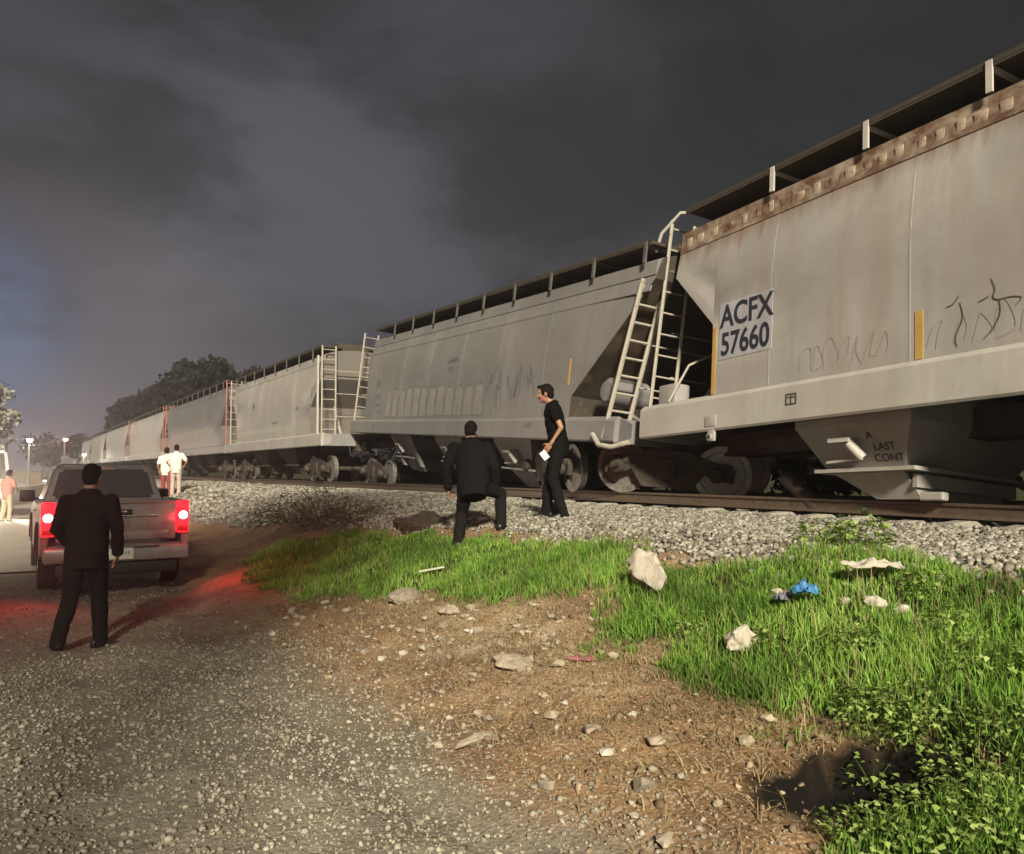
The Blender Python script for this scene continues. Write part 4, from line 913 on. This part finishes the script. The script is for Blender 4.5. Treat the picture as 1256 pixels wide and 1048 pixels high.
# body shell: bed sides, cab, bonnet (x forward from the tailgate)
def arch(cx, r, z0, n=9): return [(cx+r*math.cos(a), z0+r*math.sin(a)) for a in [math.pi*k/n for k in range(n+1)]]
bm = bmesh.new()
low = [(.02,.56)]+[(p[0], p[1]) for p in arch(.98, .47, .46)[::-1]]+[(p[0], p[1]) for p in arch(4.15, .47, .46)[::-1]]+[(5.05,.45),(5.12,.62),(5.08,.98),(3.80,1.16),(3.45,1.20),(1.82,1.22),(1.80,1.27),(.03,1.27)]
for s in (-1, 1): prism(bm, low, s*.93, s*.84)
bx(bm, (2.6, 0, .56), (5.0, 1.68, .10)); bx(bm, (1.80, 0, .90), (.06, 1.70, .66)); bx(bm, (.9, 0, .64), (1.7, 1.66, .06))
loft(bm, [[(3.5, -.84, 1.185), (3.5, .84, 1.185), (3.5, .84, .6), (3.5, -.84, .6)], [(5.02, -.80, .99), (5.02, .80, .99), (5.05, .84, .6), (5.05, -.84, .6)]])
bmesh.ops.bevel(bm, geom=[e for e in bm.edges if e.calc_length() > .4], offset=.012, segments=2, affect='EDGES')
T('body', bm, M_silver)
bm = bmesh.new()
cb = [(1.86,.85,1.20),(3.62,.85,1.20),(3.62,-.85,1.20),(1.86,-.85,1.20)]; ct = [(2.02,.69,1.76),(2.98,.69,1.76),(2.98,-.69,1.76),(2.02,-.69,1.76)]; cm = [(2.10,.62,1.80),(2.88,.62,1.80),(2.88,-.62,1.80),(2.10,-.62,1.80)]
loft(bm, [cb, ct, cm]); bmesh.ops.bevel(bm, geom=[e for e in bm.edges], offset=.035, segments=3, affect='EDGES'); T('cab', bm, M_silver)
def pane(name, a, b, c_, d, out, th=.012, fr=(.06,.94,.10,.92)):
    a, b, c_, d = map(Vector, (a, b, c_, d))
    f_ = lambda u, w_: (a.lerp(b, u)).lerp(d.lerp(c_, u), w_)
    nrm = (b-a).cross(d-a).normalized(); nrm = nrm if nrm.dot(Vector(out)) > 0 else -nrm
    P = [f_(fr[0], fr[2])+nrm*.004, f_(fr[1], fr[2])+nrm*.004, f_(fr[1], fr[3])+nrm*.004, f_(fr[0], fr[3])+nrm*.004]
    bm = bmesh.new(); loft(bm, [[p-nrm*th for p in P], P]); bmesh.ops.bevel(bm, geom=[e for e in bm.edges if abs((e.verts[0].co-e.verts[1].co).normalized().dot(nrm)) > .9], offset=.05, segments=3, affect='EDGES'); return T(name, bm, M_glass)
rw = pane('rear_window', cb[0], cb[3], ct[3], ct[0], (-1,0,0)); pane('windscreen', cb[1], cb[2], ct[2], ct[1], (1,0,0))
bm = bmesh.new(); bx(bm, (2.0, 0, 1.725), (.05, .30, .035), .01); T('brake_lamp', bm, mat('pale_lamp_lens', (.55,.30,.28), .3))
for s in (-1, 1):
    A = [cb[0], cb[1], ct[1], ct[0]] if s > 0 else [cb[3], cb[2], ct[2], ct[3]]
    pane('side_window', *A, (0, s, 0), fr=(.10,.44,.10,.92)); pane('side_window', *A, (0, s, 0), fr=(.50,.86,.10,.92))
    bm = bmesh.new(); bx(bm, (3.15, s*1.03, 1.28), (.10, .22, .19), .03); tube(bm, [(3.18, s*.86, 1.22), (3.16, s*.98, 1.24)], .02, 6); T('mirror', bm, M_plast)
    bm = bmesh.new(); bx(bm, (2.35, s*.94, 1.08), (.18, .03, .04), .01); T('door_handle', bm, M_chrome)
    for cx in (.98, 4.15):
        bm = bmesh.new(); lathe(bm, [(.20,-.12),(.34,-.125),(.375,-.09),(.375,.09),(.34,.125),(.20,.12)], 30, 'Y', (cx, s*.80, .375)); wl = T('wheel', bm, M_rub)
        bm = bmesh.new(); lathe(bm, [(.0,.06),(.06,.07),(.10,.04),(.16,.05),(.20,.09),(.21,.12)] if s > 0 else [(.0,-.06),(.06,-.07),(.10,-.04),(.16,-.05),(.20,-.09),(.21,-.12)], 20, 'Y', (cx, s*.80, .375)); T('rim', bm, M_chrome, wl)
        bm = bmesh.new(); lathe(bm, [(.47,-.06),(.50,-.06),(.50,.10),(.47,.10)], 28, 'Y', (cx, s*.86, .46)); bmesh.ops.bisect_plane(bm, geom=bm.verts[:]+bm.edges[:]+bm.faces[:], plane_co=(0,0,.50), plane_no=(0,0,1), clear_inner=True); T('wheel_arch', bm, M_plast)
    bm = bmesh.new(); bx(bm, (-.005, s*.84, 1.04), (.09, .17, .46), .025); tl = T('tail_lamp', bm, M_red)
    bm = bmesh.new(); lathe(bm, [(0, -.012), (.05, -.008), (.058, .0), (.058, .012)], 18, 'X', (-.048, s*.845, 1.06)); T('bulb', bm, M_bulb, tl)
    bm = bmesh.new(); bx(bm, (-.045, s*.84, .87), (.02, .15, .08), .008); T('reflector', bm, M_reddim, tl)
bm = bmesh.new(); bx(bm, (0, 0, 1.00), (.07, 1.50, .54), .02); bx(bm, (-.037, 0, .80), (.012, 1.30, .10), .005); bx(bm, (-.03, 0, 1.255), (.05, 1.50, .04), .012); tg = T('tailgate', bm, M_silver)
bm = bmesh.new(); bx(bm, (-.040, 0, 1.10), (.012, .36, .11), .004); T('handle_recess', bm, M_plast, tg)
bm = bmesh.new(); bx(bm, (-.052, 0, 1.12), (.018, .22, .035), .006); bx(bm, (-.042, -.28, 1.06), (.010, .46, .03), .003); T('tailgate_handle', bm, M_chrome, tg)
bm = bmesh.new(); bx(bm, (-.13, 0, .56), (.20, 1.80, .20), .04); bx(bm, (-.16, 0, .665), (.24, 1.0, .02), .005); bp = T('rear_bumper', bm, M_silver)
bm = bmesh.new(); bx(bm, (-.10, 0, .36), (.10, 1.5, .16), .02); T('underbody_skirt', bm, M_plast)
bm = bmesh.new(); bx(bm, (-.242, -.02, .57), (.012, .32, .165), .004); pl = T('number_plate', bm, mat('plate_white', (.66,.64,.58), .5), bp)
bm = bmesh.new(); q = random.Random(2)
for k in range(7):
    if k == 3: continue
    bx(bm, (-.250, .085-.034*k, .575), (.004, .020, .045)); 
T('plate_marks', bm, mat('plate_grey', (.26,.25,.19), .7), bp)
for s in (-1, 1): box_obj('seat', (2.45, s*.36, 1.25), (.18, .46, .5), M_dim, truck, .08)
def lamp(name, kind, loc, energy, col, size=.05, parent=None, spot=None, aim=None):
    l_ = bpy.data.lights.new(name, kind); l_.energy = energy; l_.color = col; l_.shadow_soft_size = size
    if spot: l_.spot_size = spot; l_.spot_blend = .6
    o = link(bpy.data.objects.new(name, l_), parent); o.location = loc
    if aim is not None: o.rotation_euler = (Vector(aim)-Vector(loc)).to_track_quat('-Z', 'Y').to_euler()
    return o
for s in (-1, 1):
    l_ = lamp('tail_light', 'SPOT', (-.10, s*.88, 1.04), TAIL, (1, .025, .04), .07, truck, R(165), (-2.0, s*2.4+(-.9 if s < 0 else 0), .55)); l_.data.spot_blend = 1.0
    lamp('tail_light', 'POINT', (-.30, s*.90, 1.03), TAIL*.05, (1, .03, .05), .05, truck)

# ------------------------------------------------------------------ far left: road end, lamps, vehicles, low wall
M_road = noisy('pale_road_concrete', (.30,.27,.22), (.22,.195,.16), 1.5, .85)
bm = bmesh.new()
for xa, xb, y0, y1 in ((-120, -15.6, -9, 2.0),):
    xs = np.linspace(xa, xb, 40)
    vs = [[bm.verts.new((x, y, g(x, y)+.035)) for y in np.linspace(y0, y1, 6)] for x in xs]
    for a, b in zip(vs, vs[1:]):
        for k in range(5): bm.faces.new((a[k], a[k+1], b[k+1], b[k]))
tag(obj('paved_road', bm, M_road), kind='structure')
M_beam_band = noisy('painted_headlight_pool', (.75,.72,.64), (.62,.58,.5), 3, .7)  # white strip painted in place of headlight shining on the road
bm = bmesh.new()
vs = [[bm.verts.new((x, y, g(x, y)+.040)) for y in np.linspace(-9, 1.9, 5)] for x in (-18.6, -17.5)]
for k in range(4): bm.faces.new((vs[0][k], vs[0][k+1], vs[1][k+1], vs[1][k]))
tag(obj('headlight_band', bm, M_beam_band), kind='structure')
bm = bmesh.new(); pr = [(-.3,0),(.3,0),(.14,.35),(.10,.85),(-.10,.85),(-.14,.35)]
pth = [(-40,-1.6),(-46,.2),(-52,1.3),(-60,2.0),(-70,2.4)]
loft(bm, [[(x, y+a, b) for a, b in pr] for x, y in pth]); tag(obj('barrier_wall', bm, noisy('pale_green_wall', (.34,.36,.24), (.27,.29,.2), 2, .8)), 'low pale green concrete barrier curving along the road at the far left', 'barrier')
def car_far(label, loc, rz, body, lights=True, van=False):
    c = thing('van' if van else 'car', label, 'van' if van else 'car', loc, (0, 0, rz)); hh = 2.1 if van else 1.45
    bm = bmesh.new()
    L = [(-2.2,.35,.85,.86),(-2.15,.3,1.0,.9),(1.2,.28,1.0,.9),(2.0,.3,.9,.88),(2.2,.38,.72,.8)]
    loft(bm, [[(x, -w_, z0), (x, w_, z0), (x, w_*1.0, (z0+z1)/2), (x, w_*.94, z1), (x, -w_*.94, z1), (x, -w_, (z0+z1)/2)] for x, z0, z1, w_ in L]); obj('body', bm, body, c, 30)
    bm = bmesh.new(); a, b = (-2.1, 1.25) if van else (-1.8, .95)
    loft(bm, [[(a, -.82, .98), (b+.35, -.82, .98), (b+.35, .82, .98), (a, .82, .98)], [(a+.2, -.68, hh), (b-.35, -.68, hh), (b-.35, .68, hh), (a+.2, .68, hh)]]); bmesh.ops.bevel(bm, geom=bm.edges[:], offset=.06, segments=2, affect='EDGES'); obj('cabin', bm, body, c, 35)
    bm = bmesh.new(); loft(bm, [[(b+.33, -.70, 1.05), (b+.33, .70, 1.05), (b+.30, .70, 1.05), (b+.30, -.70, 1.05)], [(b-.27, -.60, hh-.1), (b-.27, .60, hh-.1), (b-.33, .60, hh-.1), (b-.33, -.60, hh-.1)]]); obj('windscreen', bm, M_glass, c)
    for s in (-1, 1):
        bm = bmesh.new(); bx(bm, (2.14, s*.62, .70), (.10, .30, .14), .03); obj('headlight', bm, M_head if lights else M_chrome, c, 35)
        for x in (-1.4, 1.4):
            bm = bmesh.new(); lathe(bm, [(0,-.1),(.28,-.11),(.32,-.08),(.32,.08),(.28,.11),(0,.1)], 20, 'Y', (x, s*.78, .32)); obj('wheel', bm, M_rub, c, 35)
    return c
M_head = mat('lit_headlight', (1,.9,.7), .3, emit=(1,.88,.68), estr=14)
M_carw = mat('white_car_paint', (.55,.54,.52), .35); M_card = mat('dark_car_paint', (.08,.08,.10), .3)
vn = car_far('white van at the left edge with bright headlights facing the camera', (-36.2, -.72, .33), 0, M_carw, True, True)
for s in (-1, 1): lamp('headlight_beam', 'SPOT', (2.35, s*.62, .80), HEADL, (1, .86, .66), .08, vn, R(75), (10, s*.62, .1))
car_far('pale car with its headlights on far down the road under the white lamp', (-62, -1.6, .03), R(10), M_carw)
car_far('dark car with its headlights on at the far end of the road beside the train', (-84, 3.6, .03), R(-4), M_card)
M_post = noisy('grey_post', (.09,.09,.09), (.06,.06,.06), 8, .6)
def street_lamp(label, x, y, h, head, energy, col, arm=.9):
    c = thing('street_lamp', label, 'street lamp', (x, y, g(x, y)))
    bm = bmesh.new(); tube(bm, [(0,0,0),(0,0,h*.6),(0,0,h)], [.09,.07,.05], 8); tube(bm, [(0,0,h-.05),(arm*.5,0,h+.12),(arm,0,h+.12)], .035, 6); obj('pole', bm, M_post, c, 40)
    bm = bmesh.new(); bx(bm, (arm+.15, 0, h+.13), (.5, .26, .12), .04); hd = obj('lamp_head', bm, M_post, c, 35)
    bm = bmesh.new(); ball(bm, (arm+.18, 0, h+.05), (.20, .18, .15)); obj('bulb', bm, head, hd, 180)
    lamp('lamp_light', 'POINT', (arm+.2, 0, h-.22), energy, col, .15, c)
M_lw = mat('lit_white_lamp', (1,1,.9), .3, emit=(1,.95,.78), estr=22); M_lr = mat('lit_red_lamp', (1,.4,.3), .3, emit=(1,.30,.20), estr=14)
street_lamp('street lamp with a white light at the far left beyond the low barrier', -66, 1.25, 3.75, M_lw, LAMPW, (1,.93,.78))
street_lamp('street lamp with a reddish light left of the far end of the train', -78, 4.05, 3.75, M_lr, LAMPW*.6, (1,.35,.22))
street_lamp('short lamp with a white light beside the far end of the train', -98, 6.9, 2.25, M_lw, LAMPW*.5, (1,.93,.78), .5)
bm = bmesh.new()
sg = thing('road_sign', 'small pale road sign post in front of the reddish lamp', 'sign', (-52, 2.75, g(-52, 2.75)))
tube(bm, [(0,0,0),(0,0,2.3)], .04, 8); obj('post', bm, M_post, sg); box_obj('sign_panel', (.06, 0, 2.15), (.03, .42, .42), M_post, sg, .01)

# ------------------------------------------------------------------ trees
M_bark = noisy('bark', (.07,.05,.035), (.12,.095,.07), 9, .95, .8, .03)
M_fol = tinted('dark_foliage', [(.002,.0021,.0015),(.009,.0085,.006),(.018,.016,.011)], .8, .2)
M_folp = tinted('lamplit_foliage', [(.10,.10,.085),(.22,.215,.185),(.36,.35,.30)], .8, .2)  # leaves coloured pale for the lamplight on them
def tree(label, x, y, h, rx, seed, folm=None, n=4200, ls=.30, trunk=.35, gap=.55, z0=None, group=None, cat='tree', name='tree'):
    q = np.random.default_rng(seed); zb = g(x, y) if z0 is None else z0
    c = thing(name, label, cat, (x, y, zb), group=group)
    ncl = 26; ce = []
    while len(ce) < ncl:
        p = q.uniform(-1, 1, 3)
        if np.linalg.norm(p) < 1: ce.append(p*[rx, rx, h*(1-trunk)*.5]*.85+[0, 0, h*(trunk+(1-trunk)*.5)])
    ce = np.array(ce); rad = q.uniform(.28, .48, ncl)*rx
    k = q.integers(0, ncl, n); d = q.normal(size=(n, 3)); d /= np.linalg.norm(d, axis=1)[:, None]
    P = ce[k]+d*(rad[k]*q.uniform(.45, 1.08, n)**.6)[:, None]*[1, 1, .8]
    a = q.normal(size=(n, 3)); a /= np.linalg.norm(a, axis=1)[:, None]; b = np.cross(a, q.normal(size=(n, 3))); b /= np.linalg.norm(b, axis=1)[:, None]
    s = ls*q.uniform(.5, 1.2, n)[:, None]; a *= s; b *= s*.55
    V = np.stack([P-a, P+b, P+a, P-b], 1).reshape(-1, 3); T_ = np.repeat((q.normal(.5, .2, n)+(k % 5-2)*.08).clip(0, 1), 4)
    mesh_np('crown', V, np.arange(4*n).reshape(-1, 4), folm or M_fol, c, T_)
    bm = bmesh.new(); tr = .05*h**.9*.6
    tube(bm, [(0,0,-.2),(.05*h*q.uniform(-1,1)*.3,0,h*trunk),(0,0,h*.7)], [tr, tr*.7, tr*.3], 8)
    for m_ in range(7):
        e = ce[m_]; tube(bm, [(0, 0, h*trunk*q.uniform(.8, 1.2)), tuple(e*[.5,.5,1]*[1,1,.85]), tuple(e)], [tr*.4, tr*.25, tr*.08], 6)
    obj('trunk', bm, M_bark, c, 180); return c
for k, (x, y, h, rx, lb) in enumerate([(-66, 17, 10.3, 4.6, 'broad dark tree behind the train, nearest of the tree line'), (-75, 16.5, 11.3, 5.0, 'dark tree behind the train, second nearest of the tree line'), (-84, 16.5, 12.2, 4.6, 'dark tree behind the train, in the middle of the tree line'), (-95, 16.2, 14.2, 3.2, 'tall thin dark tree poking above its neighbours behind the train'),
    (-104, 16.5, 12.2, 5.2, 'dark tree behind the train, left of the tall thin one'), (-121, 16.2, 12.6, 5.4, 'dark tree behind the train, second from the left end of the tree line'), (-139, 16, 12.6, 5.0, 'leftmost dark tree of the line behind the train')]):
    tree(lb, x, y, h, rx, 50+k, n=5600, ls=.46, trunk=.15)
tree('pale tree with lamplight in its leaf colour at the left edge', -42, -.9, 5.6, 1.5, 71, M_folp, 2600, .14, .45)
tree('small dark tree at the far end of the road beside the train', -128, 8.2, 6.5, 2.2, 72, None, 1500, .3, .3)
tree('small dark tree at the far end of the road left of the reddish lamp', -120, 3.8, 6.0, 2.6, 73, None, 1500, .3, .3)
tree('tall unseen tree added behind the camera to the left to shade the pickup', 6.6, -8.0, 16.8, 3.7, 81, M_fol, 1150, .36, .42)  # out-of-view tree added to throw shade on the pickup and road
tree('second unseen tree added behind the camera to shade the ballast', 6.9, -5.2, 17.2, 3.3, 83, M_fol, 700, .34, .55)  # out-of-view crown added to dim the ballast
for k in range(15):  # shrub row added to shut out the sky seen under the cars
    tree('dark shrub added behind the train to darken the gaps under the cars', 7-3.3*k, 16.2+.9*math.sin(k*2.1), 2.7+.5*math.sin(k*1.7), 1.9, 90+k, None, 900, .26, .05, group='shrubs added behind the train', cat='added_shrub', name='added_shrub')

# ------------------------------------------------------------------ sky and sun
W = bpy.data.worlds.new('World'); S.world = W; W.use_nodes = True; nt = W.node_tree
bg = nt.nodes['Background']; N = nt.nodes.new; Lk = nt.links.new
SUN_EL = R(27); SUN_AZ = math.atan2(-.442, .897)          # direction the light comes from
sky = N('ShaderNodeTexSky'); sky.sky_type = 'NISHITA'; sky.sun_disc = False; sky.sun_elevation = R(-4); sky.sun_rotation = R(100)
tc = N('ShaderNodeTexCoord'); mp = N('ShaderNodeMapping'); mp.inputs['Scale'].default_value = (1, 1, 2.3); Lk(tc.outputs['Generated'], mp.inputs[0])
def wn(scale, det, rough, dist=0):
    q = N('ShaderNodeTexNoise'); Lk(mp.outputs[0], q.inputs['Vector']); q.inputs['Scale'].default_value = scale; q.inputs['Detail'].default_value = det; q.inputs['Roughness'].default_value = rough; q.inputs['Distortion'].default_value = dist; return q.outputs['Fac']
def wmix(f, a, b, mode='MIX'):
    q = N('ShaderNodeMix'); q.data_type = 'RGBA'; q.blend_type = mode
    for sock, v_ in ((q.inputs[0], f), (q.inputs[6], a), (q.inputs[7], b)):
        if isinstance(v_, (int, float)): sock.default_value = v_
        elif isinstance(v_, tuple): sock.default_value = (*v_, 1)
        else: Lk(v_, sock)
    return q.outputs[2]
def wramp(f, pts):
    q = N('ShaderNodeValToRGB'); Lk(f, q.inputs[0]); e = q.color_ramp.elements; q.color_ramp.interpolation = 'EASE'
    while len(e) > 1: e.remove(e[-1])
    for i_, (p, c_) in enumerate(pts):
        el = e[0] if i_ == 0 else e.new(p); el.position = p; el.color = (c_, c_, c_, 1)
    return q.outputs[0]
def lobe(d, pts):
    q = N('ShaderNodeVectorMath'); q.operation = 'DOT_PRODUCT'; Lk(tc.outputs['Generated'], q.inputs[0]); q.inputs[1].default_value = Vector(d).normalized(); return wramp(q.outputs['Value'], pts)
def pixdir(px, py):
    Rr = Vector((math.sin(yaw), math.cos(yaw), 0)); U = Rr.cross(fw); return (fw+Rr*(px-628)/990-U*(py-524)/990).normalized()
cl = wramp(wn(2.3, 7, .55, .25), [(.38, 0), (.58, 1)])
glow = lobe(pixdir(330, 390), [(.50, .03), (.80, .22), (.93, .55), (1, 1)])
base = wmix(glow, (.0006,.0006,.0007), (.058,.060,.071))
c = wmix(cl, wmix(.60, base, (.006,.0058,.007)), base)
hz = lobe(pixdir(20, 590), [(.93, 0), (.985, .5), (1, 1)])
c = wmix(hz, c, (.125,.108,.125))
blue = lobe(pixdir(-70, 385), [(.989, 0), (.9993, 1)])
c = wmix(blue, c, wmix(cl, (.035,.042,.066), (.075,.11,.19)))
c = wmix(1.0, c, wmix(.05, (0,0,0), sky.outputs[0]), 'ADD')
Lk(c, bg.inputs['Color']); bg.inputs['Strength'].default_value = SKY
sun = bpy.data.lights.new('sun', 'SUN'); sun.energy = SUN; sun.angle = R(6); sun.color = (1, .905, .72)
so = link(bpy.data.objects.new('sun', sun)); d = Vector((-.897*math.cos(SUN_EL), .442*math.cos(SUN_EL), -math.sin(SUN_EL))); so.rotation_euler = d.to_track_quat('-Z', 'Y').to_euler(); so.location = (10, -5, 12)
# night haze: one closed box round the camera and the whole scene
M_haze = bpy.data.materials.new('haze'); M_haze.use_nodes = True; ht = M_haze.node_tree; ht.nodes.remove(ht.nodes['Principled BSDF'])
pv = ht.nodes.new('ShaderNodeVolumePrincipled'); pv.inputs['Color'].default_value = (.93,.92,.93,1); pv.inputs['Density'].default_value = HAZE; pv.inputs['Anisotropy'].default_value = .68
ht.links.new(pv.outputs[0], ht.nodes['Material Output'].inputs['Volume'])
hz_ = box_obj('haze', (-75, 10, 10.2), (190, 62, 24.4), M_haze); tag(hz_, kind='stuff'); hz_['label'] = 'thin night haze hanging over the road and the train'
S.cycles.volume_bounces = 0
S.view_settings.view_transform = 'Standard'; S.view_settings.look = 'None'; S.view_settings.exposure = EXPO; S.view_settings.gamma = 1
S.cycles.use_denoising = True; S.cycles.max_bounces = 5; S.cycles.diffuse_bounces = 3; S.cycles.glossy_bounces = 3
